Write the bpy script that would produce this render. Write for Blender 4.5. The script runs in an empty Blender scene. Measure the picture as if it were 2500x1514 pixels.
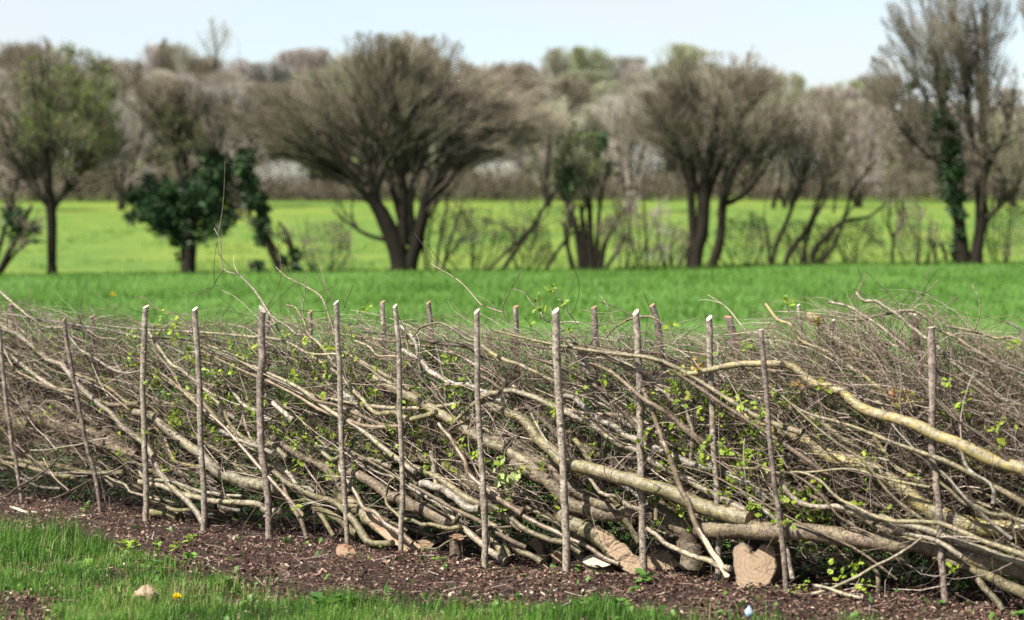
import bpy, math, random
import numpy as np
from mathutils import Vector

# ------------------------------------------------------------------ camera, sky, sun, exposure
F = 5556.0; CU, CV, HV = 1250.0, 757.0, 619.0; CAMH = 1.55
PITCH = math.atan((CV - HV) / F)
scene = bpy.context.scene
col = scene.collection
cam_d = bpy.data.cameras.new('camera'); cam = bpy.data.objects.new('camera', cam_d); col.objects.link(cam)
cam.location = (0, 0, CAMH); cam.rotation_euler = (math.pi/2 - PITCH, 0, 0)
cam_d.sensor_width = 36.0; cam_d.lens = F / 2500.0 * 36.0
cam_d.clip_start = 0.1; cam_d.clip_end = 5000
cam_d.dof.use_dof = True; cam_d.dof.focus_distance = 11.75; cam_d.dof.aperture_fstop = 2.25
scene.camera = cam
SUN_AZ, SUN_EL = math.radians(-128), math.radians(49)
world = bpy.data.worlds.new('World'); scene.world = world; world.use_nodes = True
wn = world.node_tree.nodes; wl = world.node_tree.links
bg = wn['Background']; sky = wn.new('ShaderNodeTexSky'); sky.sky_type = 'NISHITA'; sky.sun_disc = False
sky.sun_elevation = SUN_EL; sky.sun_rotation = SUN_AZ; sky.air_density = 1.0; sky.dust_density = 1.0; sky.ozone_density = 1.0
# thin high cloud veil over the whole sky
wt = wn.new('ShaderNodeTexCoord'); wm = wn.new('ShaderNodeMapping'); wm.inputs['Scale'].default_value = (2.2, 2.2, 7.0); wl.new(wt.outputs['Generated'], wm.inputs[0])
wz = wn.new('ShaderNodeTexNoise'); wz.inputs['Scale'].default_value = 1.3; wz.inputs['Detail'].default_value = 5; wl.new(wm.outputs[0], wz.inputs['Vector'])
wr = wn.new('ShaderNodeMapRange'); wr.inputs[1].default_value = .40; wr.inputs[2].default_value = .60; wr.inputs[3].default_value = .35; wr.inputs[4].default_value = .92; wl.new(wz.outputs['Fac'], wr.inputs[0])
wx = wn.new('ShaderNodeMix'); wx.data_type = 'RGBA'; wl.new(wr.outputs[0], wx.inputs[0]); wl.new(sky.outputs[0], wx.inputs[6]); wx.inputs[7].default_value = (4.5, 4.65, 4.8, 1)
wl.new(wx.outputs[2], bg.inputs[0]); bg.inputs[1].default_value = 0.072
sl = bpy.data.lights.new('sun', 'SUN'); sun = bpy.data.objects.new('sun', sl); col.objects.link(sun)
sl.energy = 5.0; sl.angle = math.radians(0.6); sl.color = (1.0, 0.95, 0.86)
sv = Vector((math.cos(SUN_EL)*math.sin(SUN_AZ), math.cos(SUN_EL)*math.cos(SUN_AZ), math.sin(SUN_EL)))
sun.rotation_euler = (-sv).to_track_quat('-Z', 'Y').to_euler(); sun.location = sv * 50
vs = scene.view_settings; vs.view_transform = 'Standard'; vs.look = 'None'; vs.exposure = 1.45; vs.gamma = 1.0
vs.use_curve_mapping = False
scene.cycles.use_denoising = True; scene.cycles.denoiser = 'OPENIMAGEDENOISE'; scene.cycles.denoising_input_passes = 'RGB_ALBEDO_NORMAL'; scene.cycles.denoising_prefilter = 'NONE'; scene.cycles.adaptive_threshold = 0.005
scene.cycles.max_bounces = 6; scene.cycles.transparent_max_bounces = 4

rng = np.random.default_rng(7); random.seed(7)

# ------------------------------------------------------------------ geometry helpers
cp, sp = math.cos(PITCH), math.sin(PITCH)
def P(u, v, Y):
    """point of the world that stands at depth Y and shows at source pixel (u, v)"""
    u = np.asarray(u, float); v = np.asarray(v, float); Y = np.asarray(Y, float) + 0*u
    dx = (u - CU)/F; dy = (CV - v)/F
    fy = cp + dy*sp; fz = -sp + dy*cp
    t = Y/fy
    return np.stack([dx*t, Y, CAMH + fz*t], -1)
def proj(p):
    p = np.asarray(p); y = p[..., 1]; z = p[..., 2] - CAMH
    d = y*cp - z*sp; h = y*sp + z*cp
    return CU + F*p[..., 0]/d, CV - F*h/d

SB_U = np.array([-260, 53, 244, 356, 497, 655, 847, 979, 1183, 1382, 1571, 1752, 1920, 2310, 2760.])
SB_V = np.array([1188, 1221, 1242, 1269, 1293, 1308, 1335, 1356, 1381, 1402, 1408, 1416, 1448, 1477, 1520.])
def Yh(u):                                  # depth of the hedge's front stake line
    u = np.asarray(u, float)
    vb = np.interp(u, SB_U, SB_V)
    k = np.polyval(np.polyfit(SB_U, SB_V, 2), u)
    return F*CAMH/((0.3*vb + 0.7*k) - HV)
def sm(a, b, x):
    t = np.clip((x - a)/(b - a), 0, 1); return t*t*(3 - 2*t)
def vnoise(x, y, s=0):
    """cheap smooth value noise"""
    xi = np.floor(x); yi = np.floor(y); fx = x - xi; fy = y - yi
    def h(a, b):
        n = np.sin(a*127.1 + b*311.7 + s*74.7)*43758.5453
        return n - np.floor(n)
    fx = fx*fx*(3-2*fx); fy = fy*fy*(3-2*fy)
    return (h(xi, yi)*(1-fx) + h(xi+1, yi)*fx)*(1-fy) + (h(xi, yi+1)*(1-fx) + h(xi+1, yi+1)*fx)*fy
def tz(x, y):
    x = np.asarray(x, float); y = np.asarray(y, float)
    xc = np.clip(x, -40, 40)
    top = 1.1 + 0.012*xc
    z = np.clip((y - 16)/45, 0, 1)*top
    z = z - 0.12*sm(61, 66, y)
    z = z + np.clip((y - 67)/63, 0, 1)**1.1*(4.5 - top + 0.12)
    z = z + np.clip((y - 130)/270, 0, 1)*14.5
    z = z + (vnoise(x*1.7, y*1.7, 1) - .5)*0.05*np.clip(1.2 - y/60, 0, 1) + (vnoise(x*6, y*6, 2) - .5)*0.02*(y < 20)
    z = z + (vnoise(x*.25, y*.12, 3) - .5)*0.16*sm(18, 30, y)
    return z

def mk_mesh(name, verts, quads=None, tris=None, mat=None, rnd=None, smooth=True):
    me = bpy.data.meshes.new(name)
    nq = 0 if quads is None else len(quads); nt = 0 if tris is None else len(tris)
    me.vertices.add(len(verts)); me.vertices.foreach_set('co', np.asarray(verts, np.float32).ravel())
    loops = []
    if nq: loops.append(np.asarray(quads, np.int32).ravel())
    if nt: loops.append(np.asarray(tris, np.int32).ravel())
    lv = np.concatenate(loops)
    me.loops.add(len(lv)); me.loops.foreach_set('vertex_index', lv)
    tot = np.concatenate([np.full(nq, 4, np.int32), np.full(nt, 3, np.int32)])
    st = np.concatenate([[0], np.cumsum(tot)[:-1]]).astype(np.int32)
    me.polygons.add(nq + nt); me.polygons.foreach_set('loop_start', st); me.polygons.foreach_set('loop_total', tot)
    me.polygons.foreach_set('use_smooth', np.full(nq + nt, smooth, bool))
    if rnd is not None:
        at = me.attributes.new('rnd', 'FLOAT', 'POINT'); at.data.foreach_set('value', np.asarray(rnd, np.float32))
    if mat: me.materials.append(mat)
    me.update(calc_edges=True)
    return me
def add(name, me, parent=None, loc=(0, 0, 0), **props):
    o = bpy.data.objects.new(name, me); col.objects.link(o); o.parent = parent; o.location = loc
    for k, v in props.items(): o[k] = v
    return o
def thing(name, label, cat, loc, group=None):
    o = bpy.data.objects.new(name, None); col.objects.link(o); o.location = loc; o.empty_display_size = 0.1
    o['label'] = label; o['category'] = cat
    if group: o['group'] = group
    return o
def norm(a): return a/np.maximum(np.linalg.norm(a, axis=-1, keepdims=True), 1e-9)

def tubes(Pn, Rn, sides, cap=False, rough=0.0):
    """many tapered tubes at once: Pn (N,K,3), Rn (N,K) -> verts, quads, tris, per-vertex tube index"""
    Pn = np.asarray(Pn, float); Rn = np.asarray(Rn, float)
    N, K, _ = Pn.shape
    T = np.empty_like(Pn); T[:, 1:-1] = Pn[:, 2:] - Pn[:, :-2]; T[:, 0] = Pn[:, 1] - Pn[:, 0]; T[:, -1] = Pn[:, -1] - Pn[:, -2]
    T = norm(T)
    m = np.abs(T.mean(1)); ref = np.eye(3)[np.argmin(m, axis=1)]
    n1 = norm(np.cross(T, ref[:, None, :])); n2 = np.cross(T, n1)
    a = np.arange(sides)*2*math.pi/sides
    rr = Rn[:, :, None]
    if rough: rr = rr*(1 + rough*(rng.random((N, K, sides)) - .5)*2)
    else: rr = np.repeat(rr, sides, 2)
    V = Pn[:, :, None, :] + rr[..., None]*(np.cos(a)[None, None, :, None]*n1[:, :, None, :] + np.sin(a)[None, None, :, None]*n2[:, :, None, :])
    idx = np.arange(N*K*sides).reshape(N, K, sides)
    A = idx[:, :-1]; B = idx[:, 1:]
    q = np.stack([A, np.roll(A, -1, 2), np.roll(B, -1, 2), B], -1).reshape(-1, 4)
    verts = V.reshape(-1, 3); tid = np.repeat(np.arange(N), K*sides); tris = None
    if cap:
        c0 = len(verts) + np.arange(N); c1 = c0 + N
        verts = np.concatenate([verts, Pn[:, 0], Pn[:, -1]]); tid = np.concatenate([tid, np.arange(N), np.arange(N)])
        f0 = idx[:, 0]; f1 = idx[:, -1]
        t0 = np.stack([np.roll(f0, -1, 1), f0, np.repeat(c0[:, None], sides, 1)], -1).reshape(-1, 3)
        t1 = np.stack([f1, np.roll(f1, -1, 1), np.repeat(c1[:, None], sides, 1)], -1).reshape(-1, 3)
        tris = np.concatenate([t0, t1])
    return verts, q, tris, tid
def smooth_path(pts, n):
    """Catmull-Rom through the points (any number of columns), n samples at even chord length"""
    p = np.asarray(pts, float)
    if len(p) == 2: return p[0] + (p[1]-p[0])*np.linspace(0, 1, n)[:, None]
    q = np.vstack([2*p[0]-p[1], p, 2*p[-1]-p[-2]])
    d = np.linalg.norm(np.diff(p, axis=0)[:, :3], axis=1); s = np.concatenate([[0], np.cumsum(d)]); ss = np.linspace(0, s[-1], n)
    k = np.clip(np.searchsorted(s, ss, 'right') - 1, 0, len(p) - 2); t = ((ss - s[k])/np.maximum(d[k], 1e-9))[:, None]
    p0, p1, p2, p3 = q[k], q[k+1], q[k+2], q[k+3]
    return .5*(2*p1 + (p2-p0)*t + (2*p0-5*p1+4*p2-p3)*t**2 + (3*p1-p0-3*p2+p3)*t**3)

# ------------------------------------------------------------------ materials
AL = .80
def new_mat(name):
    m = bpy.data.materials.new(name); m.use_nodes = True
    nt = m.node_tree; b = nt.nodes['Principled BSDF']; b.inputs['Roughness'].default_value = .8
    b.inputs['Specular IOR Level'].default_value = .25
    return m, nt, b
def lnk(nt, a, b): nt.links.new(a, b)
def noise(nt, vec, scale, detail=3, rough=.55):
    n = nt.nodes.new('ShaderNodeTexNoise'); n.inputs['Scale'].default_value = scale; n.inputs['Detail'].default_value = detail
    n.inputs['Roughness'].default_value = rough
    if vec is not None: lnk(nt, vec, n.inputs['Vector'])
    return n.outputs['Fac']
def ramp(nt, fac, stops):
    r = nt.nodes.new('ShaderNodeValToRGB'); e = r.color_ramp.elements
    while len(e) < len(stops): e.new(.5)
    for i, (p, c) in enumerate(stops):
        e[i].position = p; e[i].color = (*c, 1) if not isinstance(c, (int, float)) else (c, c, c, 1)
    lnk(nt, fac, r.inputs['Fac']); return r.outputs['Color']
def mix(nt, fac, a, b, mode='MIX'):
    m = nt.nodes.new('ShaderNodeMix'); m.data_type = 'RGBA'; m.blend_type = mode
    for sock, val in ((m.inputs[0], fac), (m.inputs[6], a), (m.inputs[7], b)):
        if isinstance(val, (int, float)): sock.default_value = val
        elif isinstance(val, tuple): sock.default_value = (*val, 1)
        else: lnk(nt, val, sock)
    return m.outputs[2]
def attr(nt, name='rnd'):
    a = nt.nodes.new('ShaderNodeAttribute'); a.attribute_name = name; return a.outputs['Fac']
def coord(nt, kind='Object', scale=None):
    c = nt.nodes.new('ShaderNodeTexCoord').outputs[kind]
    if scale:
        m = nt.nodes.new('ShaderNodeMapping'); m.inputs['Scale'].default_value = scale; lnk(nt, c, m.inputs[0]); c = m.outputs[0]
    return c
def bump(nt, b, h, strength, dist):
    n = nt.nodes.new('ShaderNodeBump'); n.inputs['Strength'].default_value = strength; n.inputs['Distance'].default_value = dist
    lnk(nt, h, n.inputs['Height']); lnk(nt, n.outputs[0], b.inputs['Normal'])

def bark(name, c1, c2, c3, speck=(.62, .58, .50), speck_amt=.5, lichen=None, rough=.6, bscale=140, bstr=.5):
    """c1 base, c2 darker scars, c3 algae patches, pale flecks, optional yellow lichen"""
    m, nt, b = new_mat(name)
    v = coord(nt)
    oi = nt.nodes.new('ShaderNodeObjectInfo').outputs['Random']
    big = noise(nt, v, 7, 3); fine = noise(nt, v, 70, 4, .65); grain = noise(nt, v, 210, 3, .7)
    c = mix(nt, ramp(nt, big, [(.40, 0.), (.62, 1.)]), c1, c3)
    c = mix(nt, ramp(nt, fine, [(.36, 1.), (.52, 0.)]), c, c2)
    c = mix(nt, ramp(nt, grain, [(.53, 0.), (.64, speck_amt)]), c, speck)
    mid = noise(nt, v, 28, 4, .65); c = mix(nt, 1.0, c, ramp(nt, mid, [(.3, .34), (.72, 1.35)]), 'MULTIPLY')
    vo = nt.nodes.new('ShaderNodeTexVoronoi'); vo.inputs['Scale'].default_value = 34; vo.inputs['Randomness'].default_value = 1.0; lnk(nt, v, vo.inputs['Vector'])
    c = mix(nt, ramp(nt, vo.outputs['Distance'], [(.10, .85), (.20, 0.)]), c, tuple(x*.6 for x in c2))
    if lichen:
        l = noise(nt, v, 16, 5, .7)
        c = mix(nt, ramp(nt, l, [(.46, 0.), (.58, .85)]), c, lichen)
    vv = ramp(nt, oi, [(0., .72), (1., 1.18)])
    c = mix(nt, 1.0, c, vv, 'MULTIPLY')
    c = mix(nt, 1.0, c, (.86, .86, .86), 'MULTIPLY'); lnk(nt, c, b.inputs['Base Color']); b.inputs['Roughness'].default_value = rough*.85; b.inputs['Specular IOR Level'].default_value = .45
    bump(nt, b, noise(nt, v, bscale, 5, .7), bstr, .006)
    return m
M = {}
M['pale'] = bark('bark_pale', (.30, .245, .175), (.10, .07, .048), (.24, .215, .11))
M['olive'] = bark('bark_olive', (.21, .17, .095), (.06, .043, .026), (.175, .155, .06), (.48, .43, .31), .5)
M['yellow'] = bark('bark_yellow', (.235, .19, .115), (.07, .05, .032), (.19, .165, .08), (.48, .43, .33), .55, (.27, .22, .07))
M['brown'] = bark('bark_brown', (.165, .118, .078), (.042, .027, .018), (.135, .105, .054), (.42, .34, .25), .45, None, .7, 90, .9)
M['dark'] = bark('bark_dark', (.13, .09, .062), (.035, .022, .015), (.10, .078, .04), (.30, .24, .17), .3, None, .75, 80, .9)
M['grey'] = bark('bark_grey', (.27, .23, .185), (.09, .07, .055), (.23, .21, .145), (.55, .52, .46), .55)
M['white'] = bark('bark_mottled', (.36, .325, .265), (.10, .075, .055), (.25, .225, .13), (.62, .59, .53), .6)
M['smooth'] = bark('bark_smooth', (.27, .20, .14), (.13, .09, .06), (.24, .18, .12), (.45, .37, .28), .2, None, .45, 60, .2)
M['stake'] = bark('bark_stake', (.27, .22, .17), (.075, .055, .042), (.33, .285, .23), (.50, .43, .34), .45, None, .6, 110, .5)
M['stake2'] = bark('bark_stake_dark', (.20, .155, .125), (.06, .044, .036), (.27, .22, .185), (.42, .34, .27), .35, None, .6, 110, .5)
M['moss'] = bark('bark_moss', (.185, .15, .075), (.055, .04, .022), (.15, .14, .045), (.42, .36, .25), .45, None, .85, 100, .9)

def wood(name, c1, c2):
    """sawn or split wood: growth rings about the piece's own centre, radial stain, saw marks"""
    m, nt, b = new_mat(name); v = coord(nt, 'Object')
    w = nt.nodes.new('ShaderNodeTexWave'); w.wave_type = 'RINGS'; w.rings_direction = 'SPHERICAL'; w.inputs['Scale'].default_value = 15; w.inputs['Distortion'].default_value = 3.5
    w.inputs['Detail'].default_value = 3; w.inputs['Detail Scale'].default_value = 1.5; lnk(nt, v, w.inputs['Vector'])
    n = noise(nt, v, 30, 5, .7); g = noise(nt, coord(nt, 'Object', (160, 160, 22)), 1.0, 4, .7)
    c = mix(nt, ramp(nt, n, [(.35, 0.), (.65, 1.)]), c1, c2)
    c = mix(nt, ramp(nt, w.outputs['Fac'], [(.0, .32), (.45, 0.)]), c, tuple(x*.62 for x in c2))
    c = mix(nt, ramp(nt, g, [(.55, 0.), (.72, .7)]), c, tuple(x*.42 for x in c2))
    c = mix(nt, 1.0, c, (AL, AL, AL), 'MULTIPLY'); lnk(nt, c, b.inputs['Base Color']); b.inputs['Roughness'].default_value = .75
    bump(nt, b, g, .5, .004); return m
M['cut'] = wood('fresh_cut_wood', (.34, .25, .17), (.28, .195, .125))
M['cut_pink'] = wood('fresh_cut_wood_pink', (.36, .245, .165), (.29, .18, .112))
M['cut_white'] = wood('fresh_split_wood', (.56, .49, .40), (.45, .37, .28))
M['cut_old'] = wood('weathered_cut_wood', (.36, .22, .14), (.24, .13, .08))

def simple(name, stops, scale=None, rough=.8, translucent=0.0, kind='Object', attrname='rnd'):
    """colour from the per-piece random value, jittered by noise; optional light passing through (leaves)"""
    m, nt, b = new_mat(name)
    fac = attr(nt, attrname)
    c = ramp(nt, fac, stops)
    if scale:
        n = noise(nt, coord(nt, kind), scale, 3)
        c = mix(nt, 1.0, c, ramp(nt, n, [(.3, .7), (.7, 1.25)]), 'MULTIPLY')
    c = mix(nt, 1.0, c, (AL, AL, AL), 'MULTIPLY'); lnk(nt, c, b.inputs['Base Color']); b.inputs['Roughness'].default_value = rough
    if translucent:
        t = nt.nodes.new('ShaderNodeBsdfTranslucent'); lnk(nt, c, t.inputs[0])
        ms = nt.nodes.new('ShaderNodeMixShader'); ms.inputs[0].default_value = translucent
        out = nt.nodes['Material Output']; lnk(nt, b.outputs[0], ms.inputs[1]); lnk(nt, t.outputs[0], ms.inputs[2]); lnk(nt, ms.outputs[0], out.inputs[0])
    return m
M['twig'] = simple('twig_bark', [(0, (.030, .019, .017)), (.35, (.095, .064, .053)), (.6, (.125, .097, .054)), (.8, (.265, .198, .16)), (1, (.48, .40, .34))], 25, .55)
M['twig_red'] = simple('shoot_bark', [(0, (.20, .085, .06)), (.5, (.30, .18, .12)), (1, (.40, .33, .20))], 25, .5)
M['leaf'] = simple('spring_leaf', [(0, (.16, .27, .025)), (.5, (.26, .38, .04)), (1, (.40, .47, .06))], None, .5, .45)
M['leaf_dark'] = simple('bramble_leaf', [(0, (.025, .075, .015)), (.6, (.07, .16, .03)), (1, (.16, .28, .05))], None, .5, .3)
M['leaf_pale'] = simple('pale_leaf', [(0, (.35, .46, .14)), (1, (.55, .62, .28))], None, .5, .4)
M['leaf_red'] = simple('reddish_leaf', [(0, (.32, .10, .05)), (.5, (.36, .26, .05)), (1, (.40, .36, .06))], None, .5, .4)
M['ivy'] = simple('ivy_leaf', [(0, (.012, .032, .013)), (.6, (.028, .065, .024)), (1, (.075, .13, .045))], None, .5, .2)
M['grass'] = simple('verge_grass', [(0, (.038, .10, .013)), (.5, (.09, .215, .024)), (.8, (.16, .32, .042)), (.93, (.22, .27, .08)), (1, (.34, .28, .15))], None, .55, .4)
M['grass_field'] = simple('meadow_grass', [(0, (.055, .145, .016)), (.6, (.115, .24, .034)), (1, (.17, .31, .055))], None, .6, .4)
M['weed'] = simple('weed_leaf', [(0, (.045, .12, .025)), (.5, (.09, .20, .035)), (1, (.16, .29, .05))], None, .45, .35)
M['weed_lime'] = simple('lime_leaf', [(0, (.20, .34, .04)), (1, (.34, .46, .06))], None, .5, .45)
M['litter'] = simple('leaf_litter', [(0, (.020, .010, .008)), (.4, (.085, .042, .030)), (.75, (.165, .092, .067)), (.93, (.27, .18, .135)), (1, (.46, .37, .29))], None, .7, .12)
def tint(m):
    nt = m.node_tree; b = nt.nodes['Principled BSDF']; l = b.inputs['Base Color'].links[0]; src = l.from_socket
    oi = nt.nodes.new('ShaderNodeObjectInfo').outputs['Random']
    lnk(nt, mix(nt, 1.0, src, ramp(nt, oi, [(0, (1.05, .98, .98)), (.3, (.95, .96, .88)), (.5, (.72, .88, .50)), (.7, (.90, .95, .75)), (.85, (1.0, .95, .93)), (1, (.80, .84, .82))]), 'MULTIPLY'), b.inputs['Base Color'])
    return m
M['chips'] = simple('saw_chip', [(0, (.20, .12, .08)), (.6, (.32, .22, .15)), (1, (.52, .41, .30))], None, .8)
M['far_twig'] = simple('far_twig', [(0, (.24, .20, .185)), (.5, (.36, .325, .30)), (1, (.48, .45, .425))], None, .8)  # lightened greyish tone carries the distance haze in the colour
tint(M['far_twig'])
M['haw_twig'] = simple('hawthorn_twig', [(0, (.034, .026, .019)), (.5, (.16, .132, .096)), (1, (.33, .285, .215))], None, .8)
M['trunk'] = bark('tree_trunk', (.019, .015, .011), (.008, .006, .005), (.022, .018, .012), (.09, .075, .06), .3, None, .85, 12, .8)
M['trunk'].node_tree.nodes['Principled BSDF'].inputs['Specular IOR Level'].default_value = .08
M['haze_leaf'] = simple('budding_leaf', [(0, (.11, .125, .035)), (1, (.19, .21, .055))], None, .6, .4)
M['haze_green'] = simple('young_leaf', [(0, (.085, .13, .025)), (1, (.17, .235, .04))], None, .6, .4)
M['blossom'] = simple('blossom', [(0, (.45, .44, .40)), (1, (.72, .72, .68))], None, .7, .3)
M['yellow_petal'] = simple('dandelion_petal', [(0, (.90, .62, .005)), (1, (1.0, .80, .01))], None, .6, .2)
M['clod'] = wood('dry_clod', (.42, .31, .21), (.26, .18, .12))
M['scrap'] = simple('blue_scrap', [(0, (.20, .40, .62)), (1, (.55, .68, .80))], None, .4)

def ground_mat(name, stops, s1, s2, bumpd, s3=None, c3=None):
    m, nt, b = new_mat(name); v = coord(nt, 'Object')
    a = noise(nt, v, s1, 6, .65); f = noise(nt, v, s2, 5, .7)
    c = ramp(nt, a, stops)
    c = mix(nt, 1.0, c, ramp(nt, f, [(.25, .45), (.75, 1.4)]), 'MULTIPLY')
    if s3:
        g = noise(nt, v, s3, 4, .6); c = mix(nt, ramp(nt, g, [(.45, 0.), (.62, .8)]), c, c3)
    c = mix(nt, 1.0, c, (AL, AL, AL), 'MULTIPLY'); lnk(nt, c, b.inputs['Base Color']); b.inputs['Roughness'].default_value = .9
    bump(nt, b, f, .8, bumpd); return m
M['soil'] = ground_mat('litter_soil', [(.3, (.022, .012, .009)), (.5, (.045, .024, .018)), (.7, (.075, .042, .031))], 3, 45, .03)
M['field'] = ground_mat('meadow_ground', [(.3, (.055, .145, .018)), (.5, (.085, .185, .027)), (.7, (.11, .225, .036))], .35, 9, .06)
M['far_field'] = ground_mat('far_meadow_ground', [(.3, (.052, .12, .013)), (.45, (.100, .172, .018)), (.58, (.138, .198, .022)), (.75, (.175, .212, .026))], .16, 3, .08)

# ------------------------------------------------------------------ ground
def sheet(name, mat, x0, x1, nx, rows, label=None):
    xs = np.linspace(x0, x1, nx); t = np.arange(len(rows))
    X = np.repeat(xs[None], len(rows), 0); Yg = np.stack([r(xs) if callable(r) else np.full(nx, r) for r in rows])
    Z = tz(X, Yg); V = np.stack([X, Yg, Z], -1).reshape(-1, 3)
    i = np.arange(len(rows)*nx).reshape(len(rows), nx)
    q = np.stack([i[:-1, :-1], i[:-1, 1:], i[1:, 1:], i[1:, :-1]], -1).reshape(-1, 4)
    o = add(name, mk_mesh(name, V, q, None, mat)); o['kind'] = 'structure'; return o
def Bx(x):                                   # back edge of the bare strip under the hedge
    return np.clip(11.35 - 0.80*x + 0.9 + (vnoise(np.asarray(x)*3, 0*np.asarray(x), 5)-.5)*.3, 6.5, 17.0)
ver = [lambda x, k=k: 1.0 + (Bx(x) - 1.0)*k for k in np.linspace(0, 1, 90)]
sheet('verge_ground', M['soil'], -30, 30, 300, ver)
near = [lambda x, k=k: Bx(x) + (61.0 - Bx(x))*k for k in np.linspace(0, 1, 90)]
sheet('meadow', M['field'], -30, 30, 160, near)
for sx in (-1, 1): sheet('meadow', M['field'], sx*30 if sx > 0 else -400, 400 if sx > 0 else -30, 40, [1.0] + list(np.linspace(17, 61, 30)))
sheet('far_meadow', M['far_field'], -400, 400, 260, list(np.linspace(61, 130, 50)) + list(np.geomspace(135, 3000, 40)))

# ------------------------------------------------------------------ leaves, blades (flat pieces are leaves: thin by nature)
LEAF = np.array([[0, 0, 0], [.28, .30, .05], [.20, .52, .06], [.34, .70, .03], [0, 1.0, -.12], [-.34, .70, .03], [-.20, .52, .06], [-.28, .30, .05], [0, .5, -.03]])
LEAF_T = np.array([[8, i, i+1] for i in range(0, 7)] + [[8, 7, 0]])
def scatter_leaves(c, size, dirs, nrm, shape=LEAF, tri=LEAF_T):
    """c (N,3) stalk ends, size (N,), dirs (N,3) towards the tip, nrm rough normal"""
    d = norm(dirs); s = norm(np.cross(d, nrm)); n = np.cross(s, d)
    V = c[:, None] + size[:, None, None]*(shape[None, :, 0:1]*s[:, None] + shape[None, :, 1:2]*d[:, None] + shape[None, :, 2:3]*n[:, None])
    N, K = len(c), len(shape)
    T = (tri[None] + (np.arange(N)*K)[:, None, None]).reshape(-1, 3)
    return V.reshape(-1, 3), T, np.repeat(np.arange(N), K)
DIAM = np.array([[0, 0, 0], [.3, .45, .05], [0, 1, 0], [-.3, .45, .05]]); DIAM_T = np.array([[0, 1, 2], [0, 2, 3]])
def blades(base, h, w, lean, az, rnd):
    """curved tapering grass blades, 3 triangles each"""
    N = len(base); side = np.stack([np.cos(az), np.sin(az), 0*az], -1); fw = np.stack([-np.sin(az), np.cos(az), 0*az], -1)
    up = np.array([0, 0, 1.0])
    m = base + up*(h*.55)[:, None] + fw*(lean*h*.30)[:, None]; t = base + up*(h*(1-.25*np.abs(lean)))[:, None] + fw*(lean*h)[:, None]
    V = np.stack([base - side*w[:, None], base + side*w[:, None], m + side*(w*.7)[:, None], m - side*(w*.7)[:, None], t], 1)
    i = (np.arange(N)*5)[:, None]
    q = i + np.array([[0, 1, 2, 3]]); tr = i + np.array([[3, 2, 4]])
    return V.reshape(-1, 3), q, tr, np.repeat(rnd, 5)
def unit(n, up=0.0):
    d = rng.normal(size=(n, 3)); d[:, 2] += up; return norm(d)

# ------------------------------------------------------------------ trees behind
def in_env(p, cr):                           # smallest normalised distance to the crown's lobes
    d = np.full(len(p), 9.0)
    for c, r in cr: d = np.minimum(d, np.linalg.norm((p - c)/r, axis=1))
    return d
def bez(p0, p1, p2, K):
    t = np.linspace(0, 1, K)[None, :, None]
    return (1-t)**2*p0[:, None] + 2*t*(1-t)*p1[:, None] + t*t*p2[:, None]
def grow(parents, prad, n, cr, centre, length, K, wt, r_end, rfac, tmin=.25, wild=.5, up=.15, rad=.5, tan=.8):
    """n children on random parents (M,K0,3); they follow the parent, turn outward, and stay in the crown"""
    Mx, K0, _ = parents.shape
    pi = rng.choice(Mx, n, p=wt/wt.sum()) if wt is not None else rng.integers(0, Mx, n)
    t = tmin + (1-tmin)*rng.random(n)**.8; f = t*(K0-1); k = np.minimum(f.astype(int), K0-2); ft = (f-k)[:, None]
    p0 = parents[pi, k]*(1-ft) + parents[pi, k+1]*ft; r0 = (prad[pi, k]*(1-ft[:, 0]) + prad[pi, k+1]*ft[:, 0])*rfac
    tg = norm(parents[pi, k+1] - parents[pi, k])
    d = norm(tan*tg + rad*norm(p0 - centre) + wild*rng.normal(size=(n, 3)) + np.array([0, 0, up]))
    L = length*(.45 + .75*rng.random(n))
    for _ in range(3):
        out = in_env(p0 + d*L[:, None], cr) > 1.0
        L = np.where(out, L*.6, L)
    e = p0 + d*L[:, None] + rng.normal(size=(n, 3))*(L*.06)[:, None]
    mid = p0 + norm(d*.6 + tg*.6)*(L*.5)[:, None] + rng.normal(size=(n, 3))*(L*.07)[:, None]
    pts = bez(p0, mid, e, K)
    rr = np.maximum(r0, r_end)[:, None]*(1-np.linspace(0, 1, K)**1.2)[None] + r_end*np.linspace(0, 1, K)[None]
    return pts, rr
def join_tubes(sets):
    V = []; Q = []; R = []; o = 0
    for (pts, rr, sides, rn) in sets:
        v, q, _, tid = tubes(pts, rr, sides); V.append(v); Q.append(q + o); R.append(rn[tid]); o += len(v)
    return np.concatenate(V), np.concatenate(Q), np.concatenate(R)
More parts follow.
